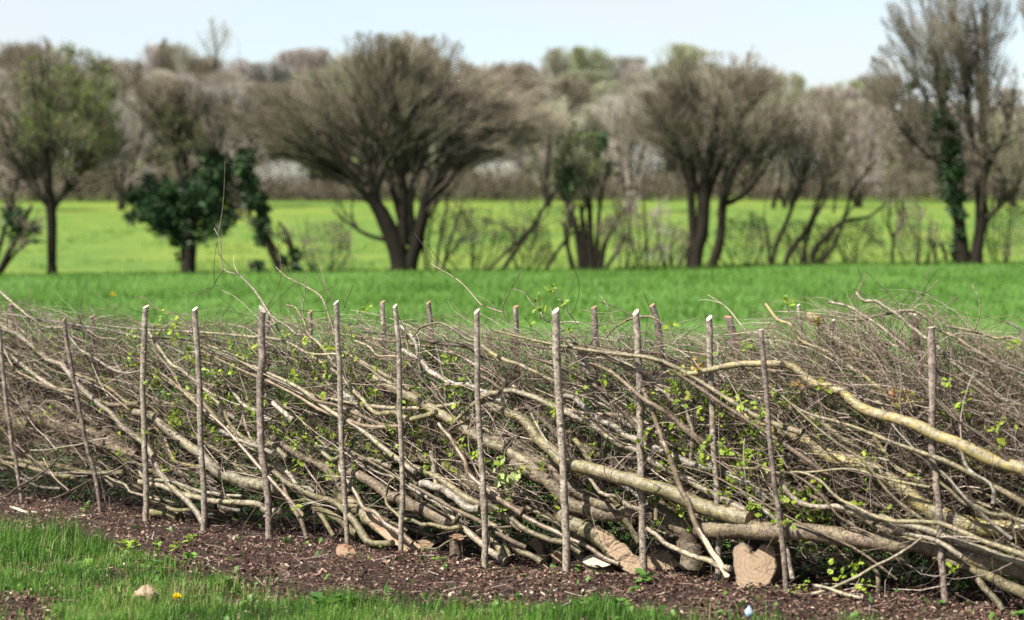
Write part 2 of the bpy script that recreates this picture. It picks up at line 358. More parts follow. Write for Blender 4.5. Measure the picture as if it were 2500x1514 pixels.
def tree(name, label, cat, Y, stems, crowns, n=(20, 200, 1500, 6000), lens=(.5, .28, .16), tw=.0055, mat='haw_twig', up=.15, wild=.45, rad=.5,
         leaf=None, ivy=None, group=None, limb_t=.45, tan=.8, depth=None, bright=(0, 1), loose=.9):
    """stems and crown lobes are given where the photograph shows them; the crown itself is grown in the round at depth Y"""
    k = Y/F
    st = []
    for s in stems:
        s = np.array(s, float); dep = s[:, 3] if s.shape[1] > 3 else np.zeros(len(s))
        p = P(s[:, 0], s[:, 1], Y + dep); st.append((p, s[:, 2]*.5*k))
    cr = []
    for (cu, cv, ru, rv) in crowns:
        dp = depth if depth else (ru + rv)*.5
        cr.append((P(cu, cv, Y), np.array([ru*k, dp*k, rv*k])))
    lobes = []                               # uneven outline: a shrunken core and many small lobes
    for c, r in cr:
        m_ = 16 if r.max() > 1.2 else 6
        for _ in range(m_):
            d = unit(1)[0]; lobes.append((c + d*r*(.55 + .25*rng.random()), r*(.24 + .24*rng.random())))
    targ = cr; cr = [(c, r*.90) for c, r in cr] + lobes
    base = st[0][0][0].copy(); base[2] = tz(base[0], base[1])
    root = thing(name, label, cat, tuple(base), group)
    sp_, sr_ = [], []
    for i, (p, r) in enumerate(st):
        if i == 0 or abs(stems[i][0][1] - stems[0][0][1]) < 25:
            g = p[0].copy(); g[2] = tz(g[0], g[1]) - .15; p = np.vstack([g, p]); r = np.concatenate([[r[0]*1.25], r])
        sp = smooth_path(np.column_stack([p, r]), 14); sp_.append(sp[:, :3]); sr_.append(np.maximum(sp[:, 3], .004))
    SP, SR = np.array(sp_), np.array(sr_)
    v, q, _, tid = tubes(SP - base, SR, 8, rough=.10)
    trk = add('trunk', mk_mesh('trunk', v, q, None, M['trunk']), root)
    centre = SP[:, 7].mean(0)
    n1, n2, n3, n4 = n
    if n1 == 0: return root
    w = np.array([r for _, _, r, _ in [c for c in crowns]])
    size = np.mean([c[1].max() for c in targ])
    wt = np.array([c[1].prod()**.8 for c in cr]); ci = rng.choice(len(cr), n1, p=wt/wt.sum())
    tgt = np.array([cr[c][0] for c in ci]) + unit(n1)*np.array([cr[c][1] for c in ci])*(.6 + .4*rng.random(n1)**.6)[:, None]
    si = rng.integers(0, len(SP), n1); kk = np.clip((14*(limb_t + (.92-limb_t)*rng.random(n1))).astype(int), 1, 12)
    # each limb leaves the stem whose tip lies nearest to where it is going
    tips = SP[:, -1]; dist = np.linalg.norm(tgt[:, None] - tips[None], axis=2) + rng.random((n1, len(SP)))*size*loose
    si = dist.argmin(1)
    p0 = SP[si, kk]; tg = norm(SP[si, kk] - SP[si, kk-1]); L = np.linalg.norm(tgt - p0, axis=1)[:, None]
    mid = p0 + norm(tg*.7 + norm(tgt-p0)*.6)*L*.5 + rng.normal(size=(n1, 3))*L*.06
    l1 = bez(p0, mid, tgt, 8); l1 += rng.normal(size=l1.shape)*L[:, None]*.012
    r1 = np.minimum(SR[si, kk]*.6, .05*k/.0108)[:, None]*np.linspace(1, .12, 8)[None]
    l2, r2 = grow(l1, r1, n2, cr, centre, size*lens[0], 5, L[:, 0], tw*1.1, .6, .3, wild, up, rad, tan)
    l3, r3 = grow(l2, r2, n3, cr, centre, size*lens[1], 3, None, tw, .6, .2, wild, up, rad, tan)
    l4, r4 = grow(l3, r3, n4, cr, centre, size*lens[2], 2, None, tw*.75, .7, .15, wild, up, rad, tan)
    def rn(m, a, b, pts=None):
        r = a + (b-a)*rng.random(m)
        if pts is not None: r = np.clip(r + .55*(vnoise(pts[:, -1, 0]*1.1, pts[:, -1, 2]*1.1 + pts[:, -1, 1]*.7, 44) - .5), 0, 1)
        return r
    b0, b1 = bright
    v, q, rr = join_tubes([(l1 - base, np.maximum(r1, tw*1.3), 5, rn(n1, 0, .15)), (l2 - base, r2, 3, rn(n2, b0, b0+.35*(b1-b0))),
                           (l3 - base, r3, 3, rn(n3, b0+.2*(b1-b0), b0+.8*(b1-b0), l3)), (l4 - base, r4, 3, rn(n4, b0+.4*(b1-b0), b1, l4))])
    crn = add('crown', mk_mesh('crown', v, q, None, M[mat], rr), root)
    if leaf:
        m_, cnt, s0, region = leaf; s0 *= .8
        tips = np.concatenate([l4[:, -1], l3[:, -1], l4[:, 1]])
        if region:
            (cu, cv, ru, rv) = region; c = P(cu, cv, Y); ok = np.linalg.norm((tips-c)/np.array([ru*k, 99, rv*k]), axis=1) < 1; tips = tips[ok]
        if len(tips):
            c = tips[rng.integers(0, len(tips), cnt)] + rng.normal(size=(cnt, 3))*.03
            v, t, id_ = scatter_leaves(c - base, s0*(.6+.8*rng.random(cnt)), unit(cnt), unit(cnt), DIAM, DIAM_T)
            add('foliage', mk_mesh('foliage', v, None, t, M[m_], rng.random(cnt)[id_]), crn, kind='stuff')
    if ivy:
        C = []; 
        for (cu, cv, ru, rv, cnt) in ivy:
            c0 = P(cu, cv, Y); r = np.array([ru, (ru+rv)*.4, rv])*k
            cnt = int(cnt*2.0); nc = max(4, cnt//60); cc = c0 + unit(nc)*r*(rng.random(nc)**.4)[:, None]     # clumps
            pick = rng.integers(0, nc, cnt)
            C.append(cc[pick] + unit(cnt)*(np.minimum(r.min(), 30*k)*.8*rng.random(cnt)**.5)[:, None])
        C = np.concatenate(C); cnt = len(C)
        dr = unit(cnt); dr[:, 2] -= .5
        v, t, id_ = scatter_leaves(C - base, (.10*(.6+.8*rng.random(cnt))), dr, unit(cnt), DIAM*np.array([1.6, 1, 1]), DIAM_T)
        add('ivy', mk_mesh('ivy', v, None, t, M['ivy'], rng.random(cnt)[id_]), trk, kind='stuff')
    return root
Y0 = 60.0
tree('shrub', 'dark twiggy shrub leaning in at the far left edge of the tree row', 'shrub', Y0,
     [[(-14, 690, 18), (20, 620, 15), (50, 560, 11), (78, 500, 7)], [(-30, 690, 14), (0, 600, 12), (25, 500, 8), (45, 430, 5)], [(-10, 685, 10), (40, 615, 8), (80, 590, 5), (110, 592, 3)]],
     [(50, 545, 65, 80), (10, 470, 60, 60)], (14, 90, 350, 900), tw=.006, ivy=[(45, 540, 45, 40, 260), (75, 560, 30, 14, 90)])
tree('budding_tree', 'tree with olive-green budding crown and slim straight dark trunk, first in the row', 'tree', Y0,
     [[(127, 677, 24), (127, 600, 24), (125, 520, 25), (118, 460, 22), (115, 380, 18), (112, 280, 11), (102, 180, 5), (95, 90, 1.2)],
      [(124, 520, 14), (150, 480, 12), (185, 440, 9), (215, 390, 5)], [(122, 510, 14), (90, 470, 11), (50, 420, 7)]],
     [(120, 270, 165, 175), (50, 370, 130, 115), (200, 390, 125, 95), (95, 150, 60, 75)], (110, 800, 3600, 9000), tw=.0046, mat='haw_twig', up=.1, limb_t=.3,
     leaf=('haze_green', 9000, .085, (175, 270, 130, 160)))
tree('ivy_tree', 'tree with dark ivy skirt round a stout trunk and olive-brown crown', 'tree', Y0,
     [[(457, 672, 36), (462, 600, 38), (458, 540, 34), (452, 470, 30), (445, 380, 22), (440, 290, 12), (450, 215, 6)], [(462, 560, 20), (500, 500, 16), (520, 440, 10), (540, 380, 6)]],
     [(435, 335, 90, 100), (400, 250, 120, 70), (520, 280, 70, 70)], (80, 600, 2800, 7000), tw=.0046,
     leaf=('haze_leaf', 2600, .06, (430, 350, 80, 90)),
     ivy=[(390, 520, 75, 60, 1500), (520, 500, 55, 85, 1300), (375, 475, 55, 45, 650), (455, 560, 75, 30, 420), (530, 400, 32, 60, 450), (465, 455, 90, 45, 700), (465, 290, 16, 45, 160), (440, 600, 20, 40, 90)])
tree('ivy_tree', 'leaning ivy-wrapped stem between the ivy-skirted tree and the great hawthorn', 'tree', Y0,
     [[(690, 668, 16), (665, 620, 18), (640, 550, 18), (625, 480, 15), (605, 400, 10)], [(725, 668, 16), (715, 620, 16), (700, 570, 10), (680, 540, 5)], [(705, 660, 7), (660, 590, 5), (610, 560, 3)]],
     [(640, 500, 80, 70), (700, 590, 60, 50), (590, 420, 50, 60)], (14, 80, 420, 900), tw=.005,
     ivy=[(640, 560, 16, 60, 500), (622, 480, 30, 40, 450), (600, 410, 26, 60, 420), (722, 630, 12, 34, 200), (690, 630, 10, 28, 100)])
tree('bramble_clump', 'low dark clump of ivy beside the leaning ivy-wrapped stem', 'shrub', Y0,
     [[(620, 668, 6), (615, 645, 4), (605, 632, 3)], [(635, 668, 5), (640, 650, 4), (648, 638, 3)]], [(622, 650, 28, 18)], (6, 30, 80, 150), ivy=[(625, 654, 26, 13, 170)])
tree('hawthorn', 'great spreading hawthorn with wide dome crown in the middle of the row', 'tree', Y0,
     [[(978, 664, 46), (970, 610, 46), (950, 560, 40), (925, 510, 34), (895, 470, 26), (850, 430, 19), (790, 395, 13), (720, 350, 8)],
      [(995, 664, 40), (1015, 600, 36), (1030, 540, 32), (1045, 480, 26), (1085, 420, 18), (1140, 370, 11)],
      [(985, 600, 34), (985, 540, 30), (985, 480, 25), (975, 400, 19), (965, 300, 13), (950, 190, 7)],
      [(960, 590, 28), (935, 530, 24), (915, 460, 20), (900, 380, 15), (880, 300, 9)],
      [(1010, 580, 24), (1000, 500, 20), (1015, 420, 16), (1020, 320, 12), (1015, 210, 6)], [(985, 560, 18), (960, 470, 15), (930, 370, 11), (905, 250, 6)],
      [(940, 585, 11), (900, 575, 9), (850, 545, 6), (810, 510, 3)], [(940, 540, 22), (890, 460, 16), (820, 420, 11), (750, 385, 7)]],
     [(955, 285, 400, 140), (960, 195, 250, 112), (720, 300, 190, 105), (1200, 305, 190, 105), (955, 160, 190, 75), (650, 285, 115, 85), (1275, 300, 105, 80)], (300, 2000, 7000, 23000), lens=(.36, .21, .13), tw=.0042,
     up=.05, rad=.85, wild=.42, leaf=('haze_leaf', 2000, .045, None), limb_t=.32, depth=190, loose=1.3)
tree('coppice_shrub', 'thin bare coppice poles just right of the great hawthorn', 'shrub', Y0,
     [[(1065, 663, 9), (1072, 600, 8), (1085, 530, 6), (1098, 440, 3)], [(1080, 663, 9), (1095, 600, 8), (1115, 540, 6), (1135, 480, 3)], [(1050, 660, 6), (1045, 600, 5), (1055, 530, 3)],
      [(1075, 663, 6), (1120, 590, 4), (1165, 560, 2)], [(1040, 662, 8), (1035, 610, 7), (1028, 570, 3)]],
     [(1090, 530, 60, 90), (1160, 570, 70, 50)], (16, 80, 260, 420), tw=.004)
tree('leaning_shrub', 'pair of bare poles leaning right between the hawthorn and green-topped stool', 'shrub', Y0,
     [[(1225, 664, 12), (1260, 610, 11), (1300, 555, 10), (1335, 495, 7), (1370, 440, 4)], [(1192, 664, 9), (1225, 625, 8), (1265, 590, 6), (1310, 540, 3)], [(1330, 662, 10), (1360, 615, 9), (1395, 570, 6), (1430, 540, 3)]],
     [(1320, 520, 90, 70), (1240, 560, 90, 50)], (16, 90, 300, 500), tw=.004)
tree('coppice_stool', 'thick many-stemmed coppice stool with green ivy-leafed top', 'tree', Y0,
     [[(1420, 660, 22), (1415, 600, 20), (1400, 540, 14), (1370, 470, 7)], [(1445, 660, 22), (1440, 590, 18), (1440, 500, 12), (1430, 400, 7)], [(1465, 660, 18), (1475, 600, 14), (1500, 550, 9), (1530, 500, 5)],
      [(1400, 660, 16), (1385, 600, 11), (1375, 540, 6)], [(1455, 660, 16), (1460, 560, 12), (1470, 470, 7), (1490, 390, 4)], [(1430, 660, 20), (1425, 580, 16), (1418, 500, 8)], [(1480, 655, 10), (1510, 610, 8), (1540, 560, 5)]],
     [(1425, 410, 85, 95), (1440, 540, 110, 70)], (34, 260, 1100, 1800), tw=.0048, leaf=('haze_green', 2200, .07, (1420, 400, 85, 85)), ivy=[(1440, 370, 60, 50, 160), (1390, 440, 45, 40, 160)])
tree('whip_shrub', 'faint grey brushy shrub between coppice stool and two-trunked tree', 'shrub', Y0,
     [[(1580, 658, 8), (1578, 590, 6), (1572, 500, 4), (1570, 420, 2)], [(1600, 658, 6), (1620, 600, 4), (1640, 540, 2)], [(1565, 658, 6), (1545, 600, 4), (1535, 530, 2)], [(1590, 658, 5), (1605, 580, 3), (1612, 500, 2)], [(1572, 658, 5), (1560, 580, 3), (1550, 500, 2)]],
     [(1580, 590, 75, 70), (1580, 500, 60, 60)], (26, 140, 420, 650), tw=.0042, mat='far_twig', up=.5)
tree('hawthorn', 'two-trunked hawthorn with upright fan crown, second largest in the row', 'tree', Y0,
     [[(1695, 660, 44), (1700, 610, 36), (1715, 560, 34), (1718, 490, 32), (1725, 420, 26), (1740, 330, 17), (1755, 230, 8)],
      [(1735, 658, 24), (1752, 610, 24), (1762, 550, 22), (1768, 480, 20), (1790, 420, 15), (1840, 360, 11), (1890, 300, 7)],
      [(1685, 655, 26), (1692, 580, 22), (1688, 500, 19), (1680, 440, 16), (1655, 370, 12), (1610, 290, 8), (1570, 240, 4)],
      [(1720, 500, 20), (1740, 440, 18), (1775, 360, 14), (1785, 260, 10), (1780, 160, 4)], [(1700, 470, 18), (1690, 400, 14), (1680, 300, 10), (1690, 200, 5)],
      [(1765, 500, 16), (1810, 480, 12), (1850, 440, 8)]],
     [(1715, 295, 235, 135), (1740, 200, 150, 85), (1575, 290, 100, 95), (1855, 300, 95, 110)], (150, 1300, 5200, 14000), lens=(.42, .24, .13), tw=.0041, limb_t=.35, loose=1.2, up=.3, rad=.7, wild=.5, leaf=('haze_leaf', 900, .045, None))
tree('arching_shrub', 'many-stemmed shrub with bare curved stems leaning towards the right', 'shrub', Y0,
     [[(1885, 652, 11), (1895, 600, 11), (1925, 530, 10), (1955, 450, 8), (1985, 360, 5)], [(1915, 652, 16), (1930, 610, 13), (1965, 570, 11), (1995, 500, 9), (2030, 410, 7), (2060, 320, 4)],
      [(1985, 652, 14), (1985, 615, 14), (2025, 570, 13), (2060, 540, 10), (2120, 530, 7), (2170, 490, 4)], [(2000, 652, 11), (2040, 590, 10), (2065, 520, 8), (2085, 460, 7), (2140, 390, 5)],
      [(1955, 652, 12), (1972, 580, 9), (1995, 520, 7), (2030, 460, 4)], [(1880, 652, 9), (1875, 590, 7), (1865, 530, 4)], [(1970, 652, 10), (1965, 600, 7), (1962, 540, 4)], [(2035, 520, 6), (2040, 480, 4), (2045, 440, 2)]],
     [(2010, 320, 120, 110), (2060, 430, 100, 80), (1930, 330, 90, 110)], (70, 480, 1700, 4200), tw=.0038, up=.3, wild=.5, mat='haw_twig')
tree('crooked_sapling', 'small crooked black sapling between arching shrub and tall right-hand tree', 'sapling', Y0,
     [[(2178, 650, 8), (2180, 600, 8), (2185, 570, 8), (2205, 550, 8), (2195, 525, 7), (2188, 495, 6), (2190, 460, 4)], [(2182, 590, 6), (2170, 555, 5), (2172, 510, 5), (2178, 470, 3)], [(2182, 575, 4), (2160, 540, 3), (2150, 510, 2)]],
     [(2180, 470, 60, 50), (2170, 540, 40, 40)], (14, 70, 220, 320), tw=.004)
tree('dead_shrub', 'short twisted dark dead stems left of the tall right-hand tree', 'shrub', Y0,
     [[(2285, 648, 8), (2283, 620, 9), (2278, 600, 6), (2284, 592, 3)], [(2312, 648, 8), (2308, 620, 8), (2298, 600, 7), (2306, 592, 4), (2320, 598, 3)], [(2268, 645, 5), (2270, 580, 4), (2275, 520, 2)]],
     [(2290, 580, 45, 40)], (8, 30, 90, 150), tw=.004)
tree('tall_tree', 'tall upright bare tree with ivy on its left trunk, largest at the right', 'tree', Y0,
     [[(2355, 650, 34), (2348, 600, 32), (2342, 540, 30), (2330, 470, 26), (2322, 400, 20), (2310, 300, 14), (2290, 180, 8), (2265, 60, 4)],
      [(2378, 650, 34), (2390, 590, 30), (2395, 520, 28), (2392, 450, 26), (2400, 380, 20), (2400, 280, 14), (2390, 150, 8), (2380, 20, 4)],
      [(2395, 470, 18), (2415, 400, 15), (2450, 340, 12), (2470, 280, 8), (2480, 200, 4)], [(2330, 460, 12), (2290, 400, 9), (2230, 350, 6), (2180, 290, 3)],
      [(2390, 440, 14), (2375, 350, 11), (2360, 200, 7), (2340, 60, 3)], [(2400, 560, 10), (2425, 520, 9), (2470, 480, 6)], [(2400, 300, 10), (2390, 180, 7), (2380, 60, 4)]],
     [(2320, 200, 185, 210), (2325, 60, 170, 170), (2420, 330, 110, 130), (2220, 320, 90, 110), (2190, 190, 75, 120)], (170, 1100, 4200, 11000), lens=(.4, .24, .14), tw=.0042, up=.3, rad=.9, wild=.42, loose=1.6, limb_t=.25, depth=170,
     ivy=[(2318, 400, 28, 75, 800), (2335, 500, 20, 55, 450), (2340, 590, 16, 40, 260), (2345, 638, 20, 16, 100), (2295, 210, 24, 45, 260), (2300, 300, 30, 45, 380), (2225, 210, 12, 12, 60)],
     leaf=('haze_leaf', 900, .05, None))
tree('edge_tree', 'bare tree reaching in at the top right corner', 'tree', Y0 + 4,
     [[(2620, 650, 40), (2610, 450, 34), (2590, 300, 24), (2560, 150, 12), (2530, 30, 5)], [(2610, 450, 20), (2580, 350, 14), (2540, 250, 8), (2500, 180, 4)]],
     [(2560, 130, 115, 150), (2590, -20, 120, 150)], (44, 300, 1000, 2000), tw=.0048, up=.4)

def thicket(u, w, h, Y, label, n=(26, 130, 380, 800), vb=None, mat='haw_twig', name='thicket'):
    vb = vb or np.interp(u, [127, 2360], [672, 648]); g_ = rng.normal(size=(6, 3))
    stems = [[(u + w*.25*g_[i, 0], vb, 4 + 2*rng.random()), (u + w*.5*g_[i, 0], vb - h*.4, 2.6), (u + w*.6*g_[i, 0] + w*.25*g_[i, 1], vb - h*1.05, 1.0)] for i in range(6)]
    tree(name, label, 'shrub', Y, stems, [(u, vb - h*.55, w, h*.5), (u + w*.3, vb - h*.3, w*.8, h*.3)], n, tw=.0034, mat=mat, up=.35, wild=.6, loose=2.5, limb_t=.15, lens=(.7, .45, .3))
for u, w, h, lab in [(790, 80, 130, 'airy bare thicket under the left side of the great hawthorn'), (1150, 90, 150, 'airy thicket under the right side of the great hawthorn'),
                     (1280, 80, 110, 'low thicket around the leaning poles'), (1520, 70, 150, 'low thicket right of the coppice stool'), (1640, 60, 110, 'twiggy growth at the left foot of the twin-trunked hawthorn'),
                     (1820, 80, 130, 'low thicket between twin-trunked hawthorn and arching shrub'), (2080, 90, 120, 'dark tangle right of the arching shrub'), (2240, 60, 140, 'wispy thicket left of the tall tree'), (2450, 70, 170, 'wispy thicket right of the tall tree'), (1960, 90, 110, 'brushy base of the arching shrub')]:
    thicket(u, w, h, Y0 + rng.normal()*1.0, lab)
for u, ct, w, lab in [(300, 215, 95, 'brown bushy tree behind the ivy-skirted tree'), (590, 260, 80, 'brown bushy tree left behind the great hawthorn'), (1340, 215, 110, 'brown bushy tree right behind the great hawthorn'), (1540, 205, 75, 'grey bushy tree left behind the twin-trunked hawthorn'),
                      (1915, 220, 90, 'grey bushy tree right behind the twin-trunked hawthorn'), (2090, 240, 90, 'pinkish bushy tree behind the arching shrub'), (20, 240, 100, 'grey bushy tree behind the budding tree'), (2470, 270, 90, 'grey bushy tree behind the tall tree')]:
    Yb = 122.0 + rng.normal()*4; vb = float(proj(np.array([(u-CU)/F*Yb, Yb, float(tz((u-CU)/F*Yb, Yb))]))[1])
    tree('bushy_tree', lab, 'tree', Yb, [[(u + 20*rng.normal(), vb, 12), (u, (vb+ct)/2, 8), (u + 15*rng.normal(), ct + 40, 3)], [(u, vb, 9), (u - w*.4, (vb+ct)/2, 6), (u - w*.5, ct + 70, 3)], [(u, vb, 9), (u + w*.4, (vb+ct)/2, 6), (u + w*.5, ct + 70, 3)]],
         [(u, (ct+vb)/2 - 20, w, (vb-ct)*.48), (u + w*.4*rng.normal(), ct + 70, w*.6, 65)], (40, 180, 560, 1400), tw=.0085, mat='far_twig', up=.35, wild=.5, loose=2.0, limb_t=.2)
# far wood: bare trees in rows, a few kinds copied
def far_proto(seed, H, W, up, mat='far_twig'):
    global rng
    rng = np.random.default_rng(seed)
    k = 1.0
    base = np.zeros(3); ns = 3
    SP = []; SR = []
    for s in range(ns):
        a = rng.random()*6.28; tip = np.array([math.cos(a)*W*.35, math.sin(a)*W*.35, H*(.75 + .2*rng.random())])
        pts = bez(np.zeros((1, 3)), np.array([[0, 0, H*.35]]) , tip[None], 10)[0] + rng.normal(size=(10, 3))*.05; pts[0] = 0, 0, -.3
        SP.append(pts); SR.append(np.linspace(.16, .02, 10))
    SP = np.array(SP); SR = np.array(SR)
    cr = [(np.array([0, 0, H*.62]), np.array([W, W, H*.42])), (np.array([0, 0, H*.35]), np.array([W*.8, W*.8, H*.3]))]
    l2, r2 = grow(SP, SR, 110, cr, np.array([0, 0, H*.3]), H*.32, 5, None, .010, .6, .25, .35, up, .6, .6)
    l3, r3 = grow(l2, r2, 900, cr, np.array([0, 0, H*.3]), H*.17, 3, None, .0085, .6, .2, .55, up, .5, .7)
    l4, r4 = grow(l3, r3, 2600, cr, np.array([0, 0, H*.3]), H*.11, 2, None, .0070, .7, .15, .55, up, .5, .7)
    v, q, rr = join_tubes([(l2, r2, 3, rng.random(110)*.4), (l3, r3, 3, rng.random(900)*.7), (l4, r4, 3, .3 + .7*rng.random(2600))])
    vt, qt, _, _ = tubes(SP, SR, 6)
    return mk_mesh('crown', v, q, None, M[mat], rr), mk_mesh('trunk', vt, qt, None, M['trunk'])
protos = [far_proto(11, 9, 3.6, .7), far_proto(12, 8, 4.2, .5), far_proto(13, 10, 3.0, 1.0), far_proto(14, 7, 3.6, .6), far_proto(15, 8.5, 3.6, .6, 'haw_twig')]
rng = np.random.default_rng(21)
top_u = [-100, 0, 120, 230, 300, 400, 480, 560, 640, 720, 1000, 1300, 1380, 1480, 1560, 1700, 1900, 2000, 2080, 2130, 2220, 2600]
top_v = [190, 150, 130, 150, 150, 118, 140, 150, 160, 170, 150, 175, 155, 140, 150, 170, 190, 200, 205, 225, 250, 230]
def far_tree(u, Y, vtop, pi, i, label, group=None):
    x = (u - CU)/F*Y; z = tz(x, Y); h = (P(u, vtop, Y)[2] - z)
    root = thing('far_tree', label, 'tree', (x, Y, float(z)), group)
    cm, tm = protos[pi]; H = [9, 8, 10, 7, 8.5][pi]
    s = float(h)/H*1.02; root.scale = (s*(.9 + .35*rng.random()),)*2 + (s,); root.rotation_euler = (0, 0, rng.random()*6.28)
    add('trunk', tm, root); add('crown', cm, root)
nfar = 0
LM_U = [127, 457, 690, 980, 1260, 1440, 1720, 1960, 2180, 2360]
LM = ['budding tree', 'ivy-skirted tree', 'leaning ivy stem', 'great hawthorn', 'leaning poles', 'coppice stool', 'twin-trunked hawthorn', 'arching shrub', 'crooked sapling', 'tall right-hand tree']
for Yr, du, dv in ((168, 44, 0), (152, 60, 30), (138, 84, 75)):
    u = -80 + rng.random()*30
    while u < 2600:
        vt = np.interp(u, top_u, top_v) + 12 + dv + rng.normal()*24
        far_tree(u, Yr + rng.normal()*3, vt, int(rng.integers(0, 5)), nfar,
                 ['far wood back-rank bare tree', 'far wood middle-rank bare tree', 'far wood front-rank low tree'][(dv > 0) + (dv > 60)] + ' ' + ('left' if u < LM_U[int(np.argmin(np.abs(np.array(LM_U)-u)))] else 'right') + ' of the ' + LM[int(np.argmin(np.abs(np.array(LM_U)-u)))],
                 'bare trees of the far wood'); nfar += 1
        u += du*(.7 + .6*rng.random())
# lone tall thin tree above the wood
tree('thin_tree', 'tall thin pale tree standing above the far wood', 'tree', 158.0,
     [[(540, 480, 10), (535, 330, 9), (530, 220, 7), (528, 140, 5), (525, 90, 3), (512, 45, 2)], [(528, 140, 3), (545, 90, 2), (550, 50, 1)], [(529, 170, 3), (500, 110, 2), (480, 80, 1)]],
     [(525, 90, 45, 60), (530, 180, 50, 80)], (22, 80, 140, 160), tw=.010, mat='far_twig', up=.8)
tree('pointed_tree', 'dark pointed tree rising from the far wood right of the budding tree', 'tree', 160.0,
     [[(402, 480, 12), (402, 300, 10), (400, 200, 6), (398, 100, 3)]], [(402, 250, 36, 150)], (40, 300, 900, 1500), tw=.011, mat='haw_twig', up=.9, limb_t=.3)
# far hedgerow at the top of the far meadow
def far_hedge(label, u0, u1, Y, h, mat, cnt, rnd=(0, 1)):
    u = u0 + (u1-u0)*rng.random(cnt); x = (u-CU)/F*Y; y = Y + rng.normal(size=cnt)*.7; z0 = tz(x, y)
    hh = h*(.25 + 1.1*vnoise(x*.22, x*0, 9)*(.6 + .8*vnoise(x*.8, x*0, 10))); p0 = np.stack([x, y, z0 + hh*rng.random(cnt)*.75], -1)
    d = unit(cnt, .7)*(h*.4); pts = bez(p0, p0 + d*.5, p0 + d, 2)
    v, q, _, tid = tubes(pts, np.full((cnt, 2), .013), 3)
    o0 = np.array([x.mean(), Y, float(tz(x.mean(), Y))])
    o = thing('far_hedge', label, 'hedge', tuple(o0)); add('brush', mk_mesh('brush', v - o0, q, None, M[mat], (rnd[0] + (rnd[1]-rnd[0])*rng.random(cnt))[tid]), o, kind='stuff')
far_hedge('dark far hedge along the left half of the far meadow', -80, 1230, 131, 1.7, 'haw_twig', 8000, (0, .7))
far_hedge('dark far hedge along the right half of the far meadow', 1230, 2600, 131, 1.5, 'haw_twig', 8000, (0, .7))
far_hedge('dark scrub behind the far hedge on the left half', -80, 1230, 141, 3.4, 'haw_twig', 8000, (.1, .7))
far_hedge('dark scrub behind the far hedge on the right half', 1230, 2600, 141, 3.4, 'haw_twig', 8000, (.1, .7))
def blossom(u, v, ru, rv, label, cnt):
    Yb = 134.0; k = Yb/F; c = P(u, v, Yb); z0 = float(tz(c[0], Yb)); base = np.array([c[0], Yb, z0])
    root = thing('blossom_bush', label, 'bush', tuple(base), 'blossoming bushes before the far wood')
    n = 60; tip = c + unit(n)*np.array([ru, ru, rv])*k*.9
    pts = bez(np.repeat(base[None], n, 0), (base + tip)*.5 + rng.normal(size=(n, 3))*.2, tip, 5) - base
    vv, q, _, tid = tubes(pts, np.repeat(np.linspace(.03, .012, 5)[None], n, 0), 3); add('stems', mk_mesh('stems', vv, q, None, M['haw_twig'], np.zeros(len(vv))), root)
    C = c + unit(cnt)*np.array([ru, ru, rv])*k*(rng.random(cnt)**.4)[:, None] - base
    vv, t, id_ = scatter_leaves(C, .10*(.6 + .8*rng.random(cnt)), unit(cnt), unit(cnt), DIAM, DIAM_T)
    add('blossom', mk_mesh('blossom', vv, None, t, M['blossom'], rng.random(cnt)[id_]), root, kind='stuff')
blossom(690, 425, 70, 34, 'white-blossomed bush left of the great hawthorn trunk', 1500)
blossom(1215, 415, 60, 28, 'white-blossomed bush right of the great hawthorn', 1100)
blossom(1575, 400, 50, 55, 'pale blossoming bush behind the faint grey shrub', 900)
blossom(1965, 395, 50, 45, 'pale blossoming bush behind the arching shrub', 900)
rng = np.random.default_rng(5)

# ------------------------------------------------------------------ laid hedge
ZS = 2122/640.0
TILE = dict(A=(0, 650), B=(600, 650), C=(1200, 650), D=(1800, 650), E=(0, 1064), F=(600, 1064), G=(1200, 1064), H=(1800, 1064))
def tr(spec):
    """'A 10,20 30,40 | E 5,6' -> photograph pixels"""
    out = []
    for part in spec.split('|'):
        w = part.split(); ox, oy = TILE[w[0]]
        for c in w[1:]:
            a, b = c.split(','); out.append((ox + float(a)/ZS, oy + float(b)/ZS))
    return np.array(out)
def ring_cap(ring, centre, push):
    n = len(ring); V = np.vstack([ring, ring*.45 + centre*.55, centre[None]]) + push
    q = [[i, (i+1) % n, n+(i+1) % n, n+i] for i in range(n)]; t = [[n+i, n+(i+1) % n, 2*n] for i in range(n)]
    return V, np.array(q), np.array(t)
def stem_mesh(path, rad, sides, knots=True, seed=0):
    g = np.random.default_rng(seed); K = len(path)
    r = rad.copy()
    if knots:
        s = np.linspace(0, 1, K)
        for _ in range(int(2 + K/7)):
            c = g.random(); r *= 1 + (.03 + .10*g.random())*np.exp(-((s-c)/(1.1/K))**2)
    rr = np.repeat(r[:, None], sides, 1)*(1 + .045*(g.random((K, sides))-.5)*2)
    T = norm(np.gradient(path, axis=0)); m = np.abs(T.mean(0)); ref = np.eye(3)[m.argmin()]
    n1 = norm(np.cross(T, ref[None])); n2 = np.cross(T, n1); a = np.arange(sides)*2*math.pi/sides
    V = path[:, None] + rr[..., None]*(np.cos(a)[None, :, None]*n1[:, None] + np.sin(a)[None, :, None]*n2[:, None])
    return V, T
def quads_of(K, s):
    i = np.arange(K*s).reshape(K, s); A, B = i[:-1], i[1:]
    return np.stack([A, np.roll(A, -1, 1), np.roll(B, -1, 1), B], -1).reshape(-1, 4)
def compact(V, q):
    u, inv = np.unique(q, return_inverse=True); return V[u], inv.reshape(q.shape)
